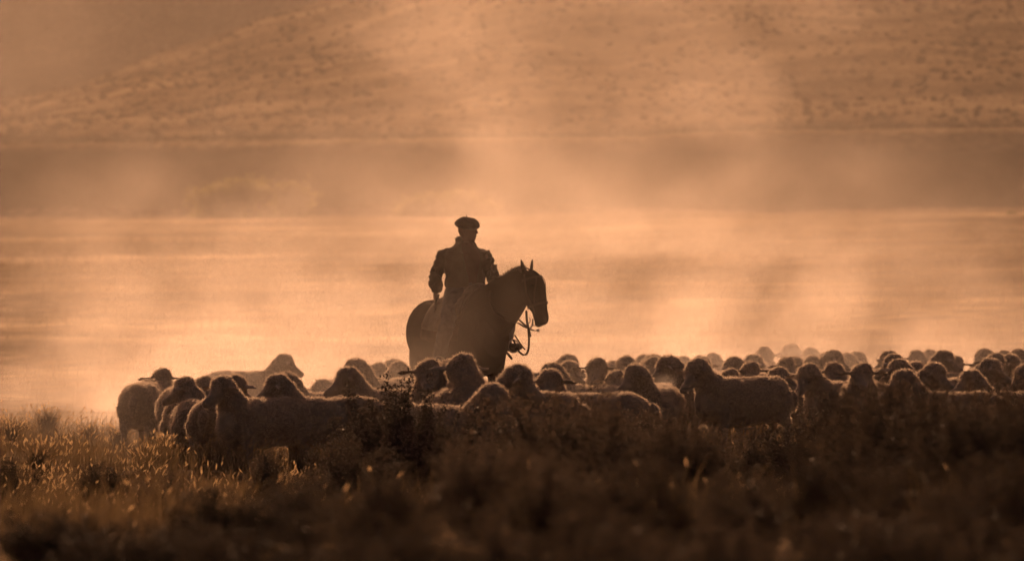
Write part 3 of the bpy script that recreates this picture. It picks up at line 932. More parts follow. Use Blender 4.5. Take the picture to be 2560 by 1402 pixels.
s.tube([(V((0.30, 0.26 * math.sin(a), 1.28 + 0.385 * math.cos(a) + 0.02)), 0.040 - 0.008 * abs(a)) for a in [R(-75 + 150 * i / 14) for i in range(15)]], 10, side=(1, 0, 0))
arch = s.mesh('front_arch'); roughen(arch, 0.01, 25, 4)
obj('front_arch', arch, M['sheepskin'], saddle)
for sg in (-1, 1):
    s = Shape(); s.tube([(V((0.10, sg * 0.40, 1.05)), 0.016), (V((0.18, sg * 0.44, 0.97)), 0.014), (V((0.24, sg * 0.44, 0.93)), 0.012)], 8)
    obj('stirrup_leather', s.mesh('stirrup_leather'), M['leather'], saddle)
    s = Shape(); n = 14
    c0 = V((0.26, sg * 0.45, 0.90 if sg < 0 else 1.06))
    s.tube([(c0 + V((0.0, 0.065 * math.cos(2 * math.pi * i / n), 0.065 * math.sin(2 * math.pi * i / n))), 0.009) for i in range(n + 1)], 6, side=(1, 0, 0))
    obj('stirrup', s.mesh('stirrup'), M['steel'], saddle)
s = Shape()
s.tube([(V((0.12, 0.365 * math.sin(a), 1.115 + 0.40 * math.cos(a))), 0.014) for a in [2 * math.pi * i / 28 for i in range(29)]], 6, side=(1, 0, 0))
obj('girth', s.mesh('girth'), M['leather'], saddle)

# ------------------------------------------------------------------ rider
M['skin'] = simple_mat('tanned_skin', (0.13, 0.075, 0.05), (0.19, 0.11, 0.075), 20, 0.55, 0.1, 90, spec=0.3)
M['jacket'] = simple_mat('brown_work_jacket', (0.050, 0.038, 0.024), (0.085, 0.063, 0.040), 9, 0.85, 0.5, 45, sheen=0.15, spec=0.15)
M['shirt'] = simple_mat('dark_red_pullover', (0.055, 0.022, 0.018), (0.085, 0.035, 0.028), 12, 0.9, 0.4, 80, sheen=0.15, spec=0.1)
M['jeans'] = simple_mat('grey_blue_trousers', (0.045, 0.042, 0.048), (0.085, 0.080, 0.088), 16, 0.85, 0.5, 60, sheen=0.15, spec=0.15)
M['felt'] = simple_mat('black_felt', (0.012, 0.010, 0.009), (0.025, 0.02, 0.017), 25, 0.95, 0.4, 90, sheen=0.2, spec=0.05)
M['boot'] = simple_mat('boot_leather', (0.02, 0.012, 0.008), (0.045, 0.028, 0.018), 14, 0.45, 0.2, 60, spec=0.4)
RX = (1165 - 1280) / FPX * HD
rider = tag(empty('person', (RX, HD, HORSE_LOC.z + 0.01)), 'rider in beret and bulky jacket, looking to the right from the saddle', 'person')
FV = V((0.53, -0.848, 0)); LV = V((0.848, 0.53, 0))
TF = V((math.cos(R(-66)), math.sin(R(-66)), 0)); TL = V((-TF.y, TF.x, 0))      # where the chest points
HF = V((math.cos(R(-12)), math.sin(R(-12)), 0)); HLf = V((-HF.y, HF.x, 0))     # where the face points
P_ = dict(sR=V((-0.203, 0.0, 1.995)), eR=V((-0.308, 0.06, 1.80)), wR=V((-0.318, -0.04, 1.635)),
          sL=V((0.158, 0.02, 2.0)), eL=V((0.268, 0.04, 1.815)), wL=V((0.305, -0.13, 1.715)),
          hipR=V((-0.10, -0.03, 1.60)), kR=FV * 0.30 - LV * 0.42 + V((0, 0, 1.27)), aR=FV * 0.14 - LV * 0.43 + V((0, 0, 0.90)),
          hipL=V((0.09, 0.03, 1.60)), kL=FV * 0.20 + LV * 0.40 + V((0, 0, 1.36)), aL=FV * 0.10 + LV * 0.43 + V((0, 0, 1.09)))
def add_hand(s, wrist, down, out, fwd, curl=1.0):
    """palm and five bent fingers; down: along the hand, out: thumb side, fwd: the way the fingers curl"""
    down, out, fwd = down.normalized(), out.normalized(), fwd.normalized()
    s.tube([(wrist, 0.028), (wrist + down * 0.04, 0.036), (wrist + down * 0.085, 0.036)], 10, side=out, flat=0.55)
    for k, ln in ((-1.5, 0.062), (-0.5, 0.074), (0.5, 0.080), (1.5, 0.070)):
        a = wrist + down * 0.09 + out * 0.0185 * k
        b = a + down * ln * 0.45 + fwd * ln * 0.12 * curl
        c = b + down * ln * 0.22 + fwd * ln * 0.35 * curl
        d = c - down * ln * 0.10 * curl + fwd * ln * 0.22
        s.tube([(a, 0.0098), (b, 0.0092), (c, 0.0086), (d, 0.0076)], 8)
    a = wrist + down * 0.035 + out * 0.03
    b = a + down * 0.035 + out * 0.022 + fwd * 0.012
    c = b + down * 0.030 - out * 0.006 + fwd * 0.018
    s.tube([(a, 0.014), (b, 0.0115), (c, 0.0095)], 8)
def build_rider():
    s = Shape()
    T = [(1.52, 0.15, 0.12, 0.0), (1.60, 0.165, 0.125, 0.0), (1.74, 0.15, 0.11, 0.0), (1.90, 0.175, 0.125, -0.005), (2.00, 0.18, 0.12, -0.01), (2.07, 0.13, 0.085, -0.012), (2.11, 0.07, 0.06, -0.01)]
    s.loft([(V((u, 0.01, z)), TL * w, TF * d) for z, w, d, u in T], 18)
    s.tube([(V((-0.005, 0.01, 2.06)), 0.065), (V((0.0, 0.005, 2.13)), 0.058), (V((0.012, 0.0, 2.20)), 0.056)], 12)
    hc = V((0.012, 0.0, 2.255))
    q = Matrix((HF, HLf, Zv)).transposed().to_quaternion()
    s.ball(hc + V((0, 0, 0.01)), (0.100, 0.078, 0.100), q, 16, 12)
    s.ball(hc + HF * 0.030 - Zv * 0.045, (0.066, 0.062, 0.062), q)                # jaw
    s.ball(hc + HF * 0.072 - Zv * 0.088, (0.022, 0.028, 0.020), q, 10, 8)         # chin
    s.ball(hc + HF * 0.090 - Zv * 0.058, (0.014, 0.026, 0.010), q, 10, 8)         # lips
    s.tube([(hc + HF * 0.088 + Zv * 0.022, 0.009), (hc + HF * 0.102 - Zv * 0.010, 0.012), (hc + HF * 0.112 - Zv * 0.026, 0.014)], 8)   # nose
    s.ball(hc + HF * 0.086 + Zv * 0.032, (0.016, 0.05, 0.010), q, 10, 8)          # brow
    for sg in (-1, 1):
        s.ball(hc + HLf * sg * 0.078 - HF * 0.008 - Zv * 0.012, (0.018, 0.010, 0.032), q, 10, 8)   # ear
        s.ball(hc + HF * 0.078 + HLf * sg * 0.036 + Zv * 0.012, (0.012, 0.014, 0.009), q, 8, 6)    # eyelid
    for a in ('R', 'L'):
        sh, el, wr = P_['s' + a], P_['e' + a], P_['w' + a]
        s.tube([(sh, 0.062), (sh.lerp(el, 0.5), 0.052), (el, 0.044), (el.lerp(wr, 0.4), 0.042), (wr, 0.028)], 12)
        hp, kn, an = P_['hip' + a], P_['k' + a], P_['a' + a]
        s.tube([(hp, 0.105), (hp.lerp(kn, 0.5), 0.085), (kn, 0.062), (kn.lerp(an, 0.35), 0.060), (an, 0.038)], 14)
        toe = an + FV * 0.17 + V((0, 0, -0.045)) + (LV * (0.05 if a == 'L' else -0.05))
        s.tube([(an - V((0, 0, 0.03)), 0.042), (an.lerp(toe, 0.5) - V((0, 0, 0.03)), 0.04), (toe, 0.03)], 10)
    add_hand(s, P_['wR'], V((-0.02, -0.04, -1)), V((0.35, -0.9, 0)), V((0.9, 0.35, -0.1)), 1.0)
    add_hand(s, P_['wL'], V((0.02, -0.75, -0.45)), V((-0.8, 0.1, 0.5)), V((-0.2, -0.4, -0.9)), 1.0)
    return fuse(s, 'person_body', 0.0085, 3)
obj('body', build_rider(), M['skin'], rider)
# trousers, boots
s = Shape()
s.loft([(V((0, 0.01, z)), TL * w, TF * d) for z, w, d in ((1.50, 0.15, 0.13), (1.58, 0.195, 0.155), (1.68, 0.19, 0.145), (1.76, 0.175, 0.13))], 18)
for a in ('R', 'L'):
    hp, kn, an = P_['hip' + a], P_['k' + a], P_['a' + a]
    s.tube([(hp, 0.125), (hp.lerp(kn, 0.5), 0.105), (kn, 0.082), (kn.lerp(an, 0.4), 0.080), (kn.lerp(an, 0.85), 0.068)], 14)
tr = fuse(s, 'trousers', 0.014, 4); roughen(tr, 0.014, 11, 3, None, True)
obj('trousers', tr, M['jeans'], rider)
for a in ('R', 'L'):
    an = P_['a' + a]; kn = P_['k' + a]
    toe = an + FV * 0.19 + V((0, 0, -0.045)) + (LV * (0.055 if a == 'L' else -0.05))
    s = Shape(); s.tube([(kn.lerp(an, 0.55), 0.072), (an + V((0, 0, 0.02)), 0.055), (an - V((0, 0, 0.03)), 0.056)], 12)
    s.tube([(an - FV * 0.05 - V((0, 0, 0.045)), 0.045), (an.lerp(toe, 0.5) - V((0, 0, 0.03)), 0.052), (toe, 0.036)], 12)
    bm_ = fuse(s, 'boot', 0.012, 3)
    obj('boot', bm_, M['boot'], rider)
# pullover front, jacket, collar, beret
s = Shape()
s.loft([(V((u, 0.008, z)), TL * w, TF * d) for z, w, d, u in ((1.66, 0.185, 0.145, 0), (1.78, 0.175, 0.135, 0), (1.92, 0.195, 0.15, 0), (2.02, 0.185, 0.135, -0.01), (2.09, 0.10, 0.09, -0.01), (2.135, 0.082, 0.08, -0.005))], 18)
pu = fuse(s, 'pullover', 0.014, 3); roughen(pu, 0.008, 14, 8)
obj('pullover', pu, M['shirt'], rider)
s = Shape()
s.loft([(V((u, 0.012, z)), TL * w, TF * d) for z, w, d, u in ((1.665, 0.215, 0.165, -0.008), (1.70, 0.222, 0.172, -0.008), (1.80, 0.212, 0.160, -0.010), (1.93, 0.232, 0.165, -0.018), (2.00, 0.225, 0.155, -0.022), (2.06, 0.172, 0.125, -0.02), (2.115, 0.118, 0.105, -0.014), (2.155, 0.094, 0.096, -0.012), (2.18, 0.086, 0.09, -0.010))], 22)
for a in ('R', 'L'):
    sh, el, wr = P_['s' + a], P_['e' + a], P_['w' + a]
    s.tube([(sh, 0.085), (sh.lerp(el, 0.45), 0.080), (el, 0.070), (el.lerp(wr, 0.45), 0.066), (el.lerp(wr, 0.85), 0.056), (wr, 0.052)], 14)
ja = fuse(s, 'jacket', 0.012, 3)
co, no = coords(ja)
arm = smooth01((np.abs(co[:, 0] + 0.02) - 0.20) / 0.05)
roughen(ja, 0.016, 9, 5, None, True); roughen(ja, 0.034, 15, 12, arm, True)
# open the front: push the middle strip of the chest back under the pullover
co, no = coords(ja)
tl = co @ np.array(TL); tf = (co - np.array([0, 0.01, 0])) @ np.array(TF)
wdt = 0.035 + 0.05 * smooth01((co[:, 2] - 1.70) / 0.3)
op = (1 - smooth01((np.abs(tl - 0.02) - wdt) / 0.02)) * (tf > 0.02) * smooth01((co[:, 2] - 1.66) / 0.04)
co -= (op * 0.05)[:, None] * np.array(TF)[None, :]
ja.vertices.foreach_set('co', co.ravel()); ja.update()
obj('jacket', ja, M['jacket'], rider)
s = Shape(); n = 20
s.tube([(V((-0.012, 0.012, 2.155)) + TL * 0.09 * math.sin(a) - TF * 0.085 * math.cos(a) + V((0, 0, 0.015 * math.cos(a))), 0.026) for a in [R(-135 + 270 * i / (n - 1)) for i in range(n)]], 8, side=(0, 0, 1), flat=0.6)
obj('collar', s.mesh('collar'), M['jacket'], rider)
s = Shape()
bq = Quaternion(V((0, 1, 0)), R(6)) @ Quaternion(V((1, 0, 0)), R(8))
bc = V((0.014, 0.0, 2.318))
secs = []
for z, r, dx in ((-0.045, 0.088, 0.0), (-0.038, 0.105, 0.0), (-0.030, 0.126, 0.002), (-0.012, 0.142, 0.003), (0.012, 0.138, 0.0), (0.036, 0.118, -0.004), (0.058, 0.084, -0.006), (0.072, 0.045, -0.008), (0.077, 0.012, -0.008)):
    secs.append((bc + bq @ V((dx, 0, z)), bq @ V((r, 0, 0)), bq @ V((0, r * 0.95, 0))))
s.loft(secs, 24)
be = fuse(s, 'beret', 0.012, 4); roughen(be, 0.012, 12, 6)
bo = obj('beret', be, M['felt'], rider)
s = Shape(); s.tube([(bc + V((-0.006, 0, 0.065)), 0.005), (bc + V((-0.008, 0, 0.100)), 0.004)], 6); obj('stalk', s.mesh('stalk'), M['felt'], bo)
# short whip hanging from the right hand
wb = P_['wR'] + V((RX, HD, rider.location.z))
whip = empty('whip', wb + V((0, 0, -0.55)))
tag(whip, 'short leather whip hanging from the rider\'s lowered hand', 'whip')
s = Shape(); s.tube([(V((0.035, -0.06, 0.50)), 0.012), (V((0.0, -0.05, 0.42)), 0.013), (V((-0.015, -0.05, 0.20)), 0.012)], 8); obj('handle', s.mesh('handle'), M['leather'], whip)
s = Shape(); s.tube([(V((-0.015, -0.05, 0.20)), 0.017), (V((-0.02, -0.05, 0.05)), 0.018), (V((-0.03, -0.05, -0.14)), 0.016)], 8, flat=0.3); obj('lash', s.mesh('lash'), M['leather'], whip)
# ------------------------------------------------------------------ grass
M['grass'] = leaf_mat('dry_grass', (0.07, 0.050, 0.026), (0.20, 0.145, 0.072), 0.9, trans=0.5, gloss=0.04)
M['seed'] = leaf_mat('seed_heads', (0.45, 0.33, 0.18), (0.72, 0.55, 0.32), 2.0, trans=0.55, gloss=0.03)
M['sage'] = leaf_mat('sage_leaves', (0.034, 0.027, 0.020), (0.080, 0.062, 0.045), 3.0, trans=0.5, gloss=0.03)
def vary(m, lo, hi):
    """each plant a little darker or paler than the next"""
    nt = m.node_tree
    oi = nt.nodes.new('ShaderNodeObjectInfo')
    mr = nt.nodes.new('ShaderNodeMapRange'); mr.inputs[3].default_value = lo; mr.inputs[4].default_value = hi
    nt.links.new(oi.outputs['Random'], mr.inputs[0])
    rp = next(n for n in nt.nodes if n.type == 'VALTORGB')
    mx = nt.nodes.new('ShaderNodeMix'); mx.data_type = 'RGBA'; mx.blend_type = 'MULTIPLY'; mx.inputs[0].default_value = 1.0
    tos = [l.to_socket for l in nt.links if l.from_node == rp]
    nt.links.new(rp.outputs[0], mx.inputs[6]); nt.links.new(mr.outputs[0], mx.inputs[7])
    for s_ in tos: nt.links.new(mx.outputs[2], s_)
vary(M['sage'], 0.45, 1.5)
M['twig'] = simple_mat('brown_twigs', (0.035, 0.024, 0.016), (0.07, 0.05, 0.034), 12, 0.8, spec=0.2)
M['willow'] = leaf_mat('willow_leaves', (0.10, 0.096, 0.028), (0.20, 0.185, 0.06), 0.4, trans=0.72, gloss=0.05)
M['hillsage'] = leaf_mat('hill_shrubs', (0.075, 0.057, 0.031), (0.12, 0.088, 0.048), 0.05, trans=0.35, gloss=0.0)

def blades(X, D, H, W, r, lean=0.35, tips=None, zoff=None, patch=None):
    """curved blades rooted at X, D; returns vertices and quads"""
    n = len(X)
    px = 1280 + X / np.maximum(D, 1) * FPX
    Z = terrain_z(px, D) if zoff is None else zoff
    base = np.stack([X, D, Z - 0.01], -1)
    a = r.random(n) * 2 * np.pi
    ln = lean * (0.2 + r.random(n)) * H
    off = np.stack([np.cos(a) * ln + 0.10 * H, np.sin(a) * ln, np.zeros(n)], -1)
    b = r.random(n) * 2 * np.pi
    sd = np.stack([np.cos(b), np.sin(b), np.zeros(n)], -1) * W[:, None]
    up = np.zeros((n, 3)); up[:, 2] = H
    mid = base + up * 0.6 + off * 0.35
    tip = base + up * (1.0 - 0.15 * r.random(n))[:, None] + off
    co = np.stack([base - sd, base + sd, mid + sd * 0.8, mid - sd * 0.8, tip + sd * 0.15, tip - sd * 0.15], 1).reshape(-1, 3)
    i = np.arange(n)[:, None] * 6
    f = np.concatenate([i + np.array([[0, 1, 2, 3]]), i + np.array([[3, 2, 4, 5]])])
    if tips is None: return co, f
    pr = np.ones(n) if patch is None else patch
    k = r.choice(n, int(n * tips), replace=False, p=pr / pr.sum())
    T = tip[k]; dv = (tip - mid)[k]; dv /= np.linalg.norm(dv, axis=1)[:, None]
    L = (0.028 + 0.035 * r.random(len(k)))[:, None]; s2 = sd[k] / W[k][:, None] * (0.0045 + 0.005 * r.random((len(k), 1)))
    s3 = np.cross(dv, s2)
    c2 = np.stack([T - dv * L * 0.2, T + dv * L * 0.35 + s2, T + dv * L, T + dv * L * 0.35 - s2, T - dv * L * 0.2, T + dv * L * 0.35 + s3, T + dv * L, T + dv * L * 0.35 - s3], 1).reshape(-1, 3)
    j = np.arange(len(k))[:, None] * 8
    f2 = np.concatenate([j + np.array([[0, 1, 2, 3]]), j + np.array([[4, 5, 6, 7]])])
    return co, f, c2, f2

def clumpy(r, n, d0, d1, wid, nclump, spread, share=0.75):
    cd = np.sqrt(r.random(nclump) * (d1 ** 2 - d0 ** 2) + d0 ** 2)
    cx = (r.random(nclump) * 2 - 1) * (wid * cd)
    hh = 0.5 + r.random(nclump)
    c = r.integers(0, nclump, n)
    own = r.random(n) < share
    D = np.where(own, cd[c] + r.normal(size=n) * spread, np.sqrt(r.random(n) * (d1 ** 2 - d0 ** 2) + d0 ** 2))
    X = np.where(own, cx[c] + r.normal(size=n) * spread, (r.random(n) * 2 - 1) * wid * D)
    return X, D, np.where(own, hh[c], 0.55)

r6 = np.random.default_rng(11)
# in focus, around and before the flock
X, D, hh = clumpy(r6, 60000, 44.5, 66, 0.112, 420, 0.17, 0.80)
ptc = np.clip(0.5 + 0.9 * np.sin(X * 2.3 + 0.7 * np.sin(D * 1.1)) * np.sin(D * 1.7 + X * 0.8) + 0.5 * np.sin(X * 5.1 - D * 3.3), 0.02, None) ** 2
co, f, c2, f2 = blades(X, D, (0.09 + 0.17 * r6.random(len(X)) ** 1.5) * hh, 0.0020 + 0.0016 * r6.random(len(X)), r6, 0.45, tips=0.13, patch=ptc)
tag(obj('grass', np_mesh('grass', co, f), M['grass'], None, False), 'dry tufted grass around the hooves of the flock', None, None, 'stuff')
tag(obj('seed_grass', np_mesh('seed_grass', c2, f2), M['seed'], None, False), 'pale seed heads glinting above the dry grass', None, None, 'stuff')
# taller growth trampled along the front of the flock
n_ = 15000
D = 53.2 + 3.4 * r6.random(n_); X = (330 + 640 * r6.random(n_) - 1280) / FPX * D
keep = (np.sin(X * 4.1 + 1.0) * np.sin(X * 9.7 + D) + 0.9 * r6.random(n_)) > 0.05
X, D = X[keep], D[keep]
co, f, c2, f2 = blades(X, D, 0.14 + 0.20 * r6.random(len(X)), 0.0020 + 0.0016 * r6.random(len(X)), r6, 0.4, tips=0.10)
tag(obj('hoof_grass', np_mesh('hoof_grass', co, f), M['grass'], None, False), 'taller dry grass hiding the legs of the left sheep', None, None, 'stuff')
tag(obj('hoof_seed_grass', np_mesh('hoof_seed_grass', c2, f2), M['seed'], None, False), 'pale seed heads before the legs of the left sheep', None, None, 'stuff')
# nearer, out of focus
X, D, hh = clumpy(r6, 9000, 26, 45, 0.115, 170, 0.2, 0.88)
co, f, c2, f2 = blades(X, D, (0.12 + 0.20 * r6.random(len(X))) * hh, 0.0025 + 0.002 * r6.random(len(X)), r6, 0.5, tips=0.03)
tag(obj('near_grass', np_mesh('near_grass', co, f), M['grass'], None, False), 'blurred dry grass on the near slope', None, None, 'stuff')
tag(obj('near_seed_grass', np_mesh('near_seed_grass', c2, f2), M['seed'], None, False), 'blurred pale seed heads on the near slope', None, None, 'stuff')
# pasture behind
X, D, hh = clumpy(r6, 42000, 66, 330, 0.105, 2200, 0.9, 0.7)
sc = np.clip(D / 60, 1, 4)
co, f = blades(X, D, (0.12 + 0.18 * r6.random(len(X))) * hh * (0.8 + 0.2 * sc), 0.0035 * sc, r6, 0.5)
tag(obj('pasture_grass', np_mesh('pasture_grass', co, f), M['grass'], None, False), 'tall dry grass of the pasture behind the flock', None, None, 'stuff')

# separate tussocks that stand out at the lower left
def tussock_mesh(seed, n=420, h=0.34):
    r = np.random.default_rng(seed)
    a = r.random(n) * 2 * np.pi; q = np.abs(r.normal(size=n)) * 0.055
    Xl, Yl = np.cos(a) * q, np.sin(a) * q
    H = h * (0.45 + 0.55 * r.random(n))
    return blades(Xl, Yl, H, 0.0022 + 0.0016 * r.random(n), r, 0.55, tips=0.12, zoff=np.zeros(n))
TUS = [tussock_mesh(20 + i) for i in range(3)]
TUSM = []
for c_, f_, c2_, f2_ in TUS:
    a = np_mesh('blades', c_, f_); a.materials.append(M['grass'])
    b = np_mesh('seed_heads', c2_, f2_); b.materials.append(M['seed'])
    TUSM.append((a, b))
TUS_SPOTS = [(25, 1118, 1.0, 'dark tussock of grass at the left edge beside the pale dust'), (118, 1095, 1.15, 'tallest tussock of grass near the left edge'), (225, 1108, 0.9, 'narrow tussock between the tallest one and the first sheep'),
             (300, 1125, 0.9, 'wispy tussock just left of the first sheep\'s hind leg'), (460, 1135, 0.9, 'seedy tussock under the second rump from the left'), (655, 1142, 1.1, 'tussock with upright seed stalks below the big left profile sheep'),
             (95, 1190, 1.1, 'broad dark tussock below the tallest one at lower left'), (770, 1150, 0.9, 'pale seedy tussock left of the tall bush'), (1225, 1135, 0.9, 'sunlit tussock under the sheep in front of the horse chest'),
             (1300, 1128, 0.9, 'sunlit tussock left of the light gap between sheep'), (1840, 1145, 0.8, 'low glinting tussock right of the middle bushes'), (2030, 1140, 0.85, 'glinting tussock below the far right profile sheep\'s neighbour')]
for k, (px, py, sc_, lab) in enumerate(TUS_SPOTS):
    d = 2.4 * FPX / (py - CY)
    x = (px - 1280) / FPX * d
    t = empty('grass_tussock', (x, d, ground_at(x, d) - 0.01), random.random() * 6, sc_)
    tag(t, lab, 'grass tussock', 'grass tussocks in the foreground')
    tag(obj('blades', TUSM[k % 3][0], None, t, False), kind='stuff'); tag(obj('seed_heads', TUSM[k % 3][1], None, t, False), kind='stuff')

# ------------------------------------------------------------------ sage bushes
def bush_mesh(seed, twigs=150, leaves=110, h=1.0, wide=0.66, leaf=0.034, loose=0.030):
    """unit-height shrub of many upright twigs set with small narrow leaves"""
    r = np.random.default_rng(seed)
    s = Shape(); P, T = [], []
    lobes = [(r.normal() * 0.30 * wide, r.normal() * 0.30 * wide, 0.72 + 0.28 * r.random()) for _ in range(6)] + [(0.0, 0.0, 1.0)]
    for k in range(twigs):
        lx, ly, lh = lobes[k % 7]
        a = r.random() * 2 * math.pi; q = wide * 0.5 * math.sqrt(r.random())
        tip = V((lx * 1.5 + math.cos(a) * q * 0.7, ly * 1.5 + math.sin(a) * q * 0.7, h * lh * (0.55 + 0.50 * r.random())))
        b = V((lx * 0.25 + r.normal() * 0.03, ly * 0.25 + r.normal() * 0.03, 0.0))
        m = b.lerp(tip, 0.5) + V((r.normal() * 0.05, r.normal() * 0.05, -0.03))
        if k % 2 == 0:
            s.tube([(b, 0.010), (m, 0.006), (tip, 0.002)], 5)
        for t in (0.22 + 0.80 * r.random(leaves) ** 0.8):
            p = b.lerp(m, t * 2) if t < 0.5 else m.lerp(tip, t * 2 - 1)
            P.append(tuple(p + V((r.normal(), r.normal(), r.normal())) * loose)); T.append(tuple((tip - m).normalized()))
    P = np.array(P); T = np.array(T); n = len(P)
    dv = T * 0.7 + r.normal(size=(n, 3)) * 0.55; dv /= np.linalg.norm(dv, axis=1)[:, None]
    sd = np.cross(dv, r.normal(size=(n, 3))); sd /= np.linalg.norm(sd, axis=1)[:, None]
    L = leaf * (0.6 + 0.8 * r.random((n, 1)))
    co = np.stack([P, P + dv * L * 0.5 + sd * L * 0.22, P + dv * L, P + dv * L * 0.5 - sd * L * 0.22], 1).reshape(-1, 3)
    fm = np_mesh('foliage', co, np.arange(n * 4).reshape(-1, 4)); fm.materials.append(M['sage'])
    sm = s.mesh('stems'); sm.materials.append(M['twig'])
    return sm, fm
BUSH = [bush_mesh(40 + i) for i in range(4)]
BUSH.append(bush_mesh(60, twigs=120, leaves=210, wide=0.58, leaf=0.026, loose=0.016))       # upright, spiky
# (px, py of the top, distance, half-width factor, label)
BUSHES = [
 (1000, 950, 47.0, 1.2, 'tall dark sage bush standing in front of the horse\'s flank'),
 (940, 1012, 48.5, 0.8, 'feathery bush leaning on the left side of the tall sage bush'),
 (1065, 1005, 48.0, 0.8, 'feathery bush on the right side of the tall sage bush'),
 (20, 1150, 46.0, 0.9, 'low dark bush at the left edge in the grass'),
 (255, 1165, 46.5, 0.8, 'small dark bush in the grass under the first sheep'),
 (420, 1185, 45.0, 1.0, 'low dark bush in the grass left of the bottom bushes'),
 (860, 1110, 44.5, 1.0, 'small dark bush at the left foot of the tall sage bush'),
 (660, 1120, 47.0, 0.8, 'little dark bush below the big left profile sheep'),
 (1440, 1003, 36.0, 1.1, 'blurred bush right of the light gap between sheep'),
 (1560, 1038, 35.0, 1.0, 'blurred bush in the middle, second right of the light gap'),
 (1690, 1058, 33.5, 1.1, 'blurred rounded bush below the breathing sheep'),
 (1395, 1020, 48.2, 1.3, 'scrubby bush under the sheep staring at the camera'),
 (1500, 1072, 47.7, 1.3, 'scrubby bush under the dark body of the staring sheep'),
 (1620, 1045, 48.2, 1.3, 'scrubby bush under the tall-necked sheep'),
 (1745, 1082, 47.2, 1.3, 'scrubby bush under the head of the long lit back'),
 (1880, 1092, 47.7, 1.3, 'scrubby bush under the rump of the long lit back'),
 (2010, 1078, 47.2, 1.3, 'scrubby bush under the notch-naped sheep'),
 (2120, 1032, 46.2, 1.3, 'scrubby bush under the sheep with both ears straight out'),
 (2230, 1003, 47.2, 1.3, 'scrubby bush under the front sheep in left profile, far right'),
 (2350, 1036, 46.2, 1.3, 'scrubby bush under the long straight back, far right'),
 (2480, 1000, 46.7, 1.3, 'scrubby bush under the last sheep before the right edge'),
 (2130, 998, 33.0, 0.9, 'thin blurred bush rising before the far right sheep, leftmost there'),
 (2280, 973, 31.5, 1.2, 'large blurred bush before the long straight back at far right'),
 (2420, 1018, 30.0, 1.2, 'blurred bush between the large one and the right edge bush'),
 (2545, 973, 30.5, 1.1, 'blurred bush at the right edge reaching the sheep backs'),
 (540, 1225, 25.0, 1.2, 'wide out-of-focus bush at the bottom left of centre'),
 (760, 1200, 26.0, 1.1, 'out-of-focus bush right of the bottom left one'),
 (960, 1185, 25.0, 1.2, 'out-of-focus bush below the tall sage bush'),
 (1180, 1120, 27.5, 1.1, 'out-of-focus bush under the light gap, left side'),
 (1390, 1150, 26.0, 1.2, 'out-of-focus bush under the light gap, right side'),
 (1620, 1165, 25.0, 1.2, 'out-of-focus bush at the bottom, right of centre'),
 (1850, 1200, 24.0, 1.2, 'low out-of-focus bush at the bottom under the long lit back'),
 (2060, 1150, 26.0, 1.2, 'out-of-focus bush at the bottom right, left of the large one'),
 (2260, 1180, 23.0, 1.3, 'nearest large out-of-focus bush at bottom right'),
 (2490, 1150, 24.0, 1.2, 'out-of-focus bush in the bottom right corner'),
 (150, 1330, 24.0, 1.3, 'low dark bush in the bottom left corner'),
 (350, 1320, 23.0, 1.3, 'low dark bush next to the bottom left corner one'),
 (1060, 1290, 20.0, 1.3, 'very near blurred bush at the bottom middle'),
 (1480, 1290, 20.0, 1.3, 'very near blurred bush at the bottom, right of the middle one'),
 (1800, 1310, 19.5, 1.3, 'very near blurred bush at the bottom, before the low one'),
 (2390, 1315, 20.0, 1.3, 'very near blurred bush at the bottom, towards the right corner'),
 (1965, 1310, 20.0, 1.4, 'very near blurred bush at the bottom, under the notch-naped sheep'),
 (2180, 1320, 20.0, 1.4, 'very near blurred bush at the bottom, under the bright gap'),
 (1250, 1320, 19.5, 1.4, 'very near blurred bush at the bottom, straight below the horse head'),
 (700, 1330, 20.5, 1.3, 'very near blurred bush at the bottom, left of the middle one'),
]
for k, (px, py, d, wf, lab) in enumerate(BUSHES):
    x = (px - 1280) / FPX * d
    g = ground_at(x, d) - 0.03
    top = CAM_H - (py - CY) / FPX * d
    h = max(0.3, top - g) / 0.97
    b = empty('sage_bush', (x, d, g), random.random() * 6.28)
    b.scale = (max(0.55, h) * wf, max(0.55, h) * wf, h)
    tag(b, lab, 'bush', 'sage bushes before the flock')
    sm, fm = BUSH[4 if k < 3 else k % 4]
    obj('stems', sm, None, b, False); obj('foliage', fm, None, b, False)

# ------------------------------------------------------------------ far vegetation
def crown_mesh(seed, n, rx, ry, rz, leaf):
    r = np.random.default_rng(seed)
    cl = r.normal(size=(46, 3)); cl /= np.linalg.norm(cl, axis=1)[:, None]
    cl[:, 2] = np.abs(cl[:, 2]); cl *= (0.62 + 0.34 * r.random((46, 1)))
    c = r.integers(0, 46, n)
    P = cl[c] + r.normal(size=(n, 3)) * 0.11
    P = P * np.array([rx, ry, rz]); P[:, 2] = np.abs(P[:, 2])
    dv = r.normal(size=(n, 3)); dv /= np.linalg.norm(dv, axis=1)[:, None]
    sd = np.cross(dv, r.normal(size=(n, 3))); sd /= np.linalg.norm(sd, axis=1)[:, None]
    L = leaf * (0.5 + r.random((n, 1)))
    co = np.stack([P, P + dv * L * 0.5 + sd * L * 0.3, P + dv * L, P + dv * L * 0.5 - sd * L * 0.3], 1).reshape(-1, 3)
    return np_mesh('crown', co, np.arange(n * 4).reshape(-1, 4))
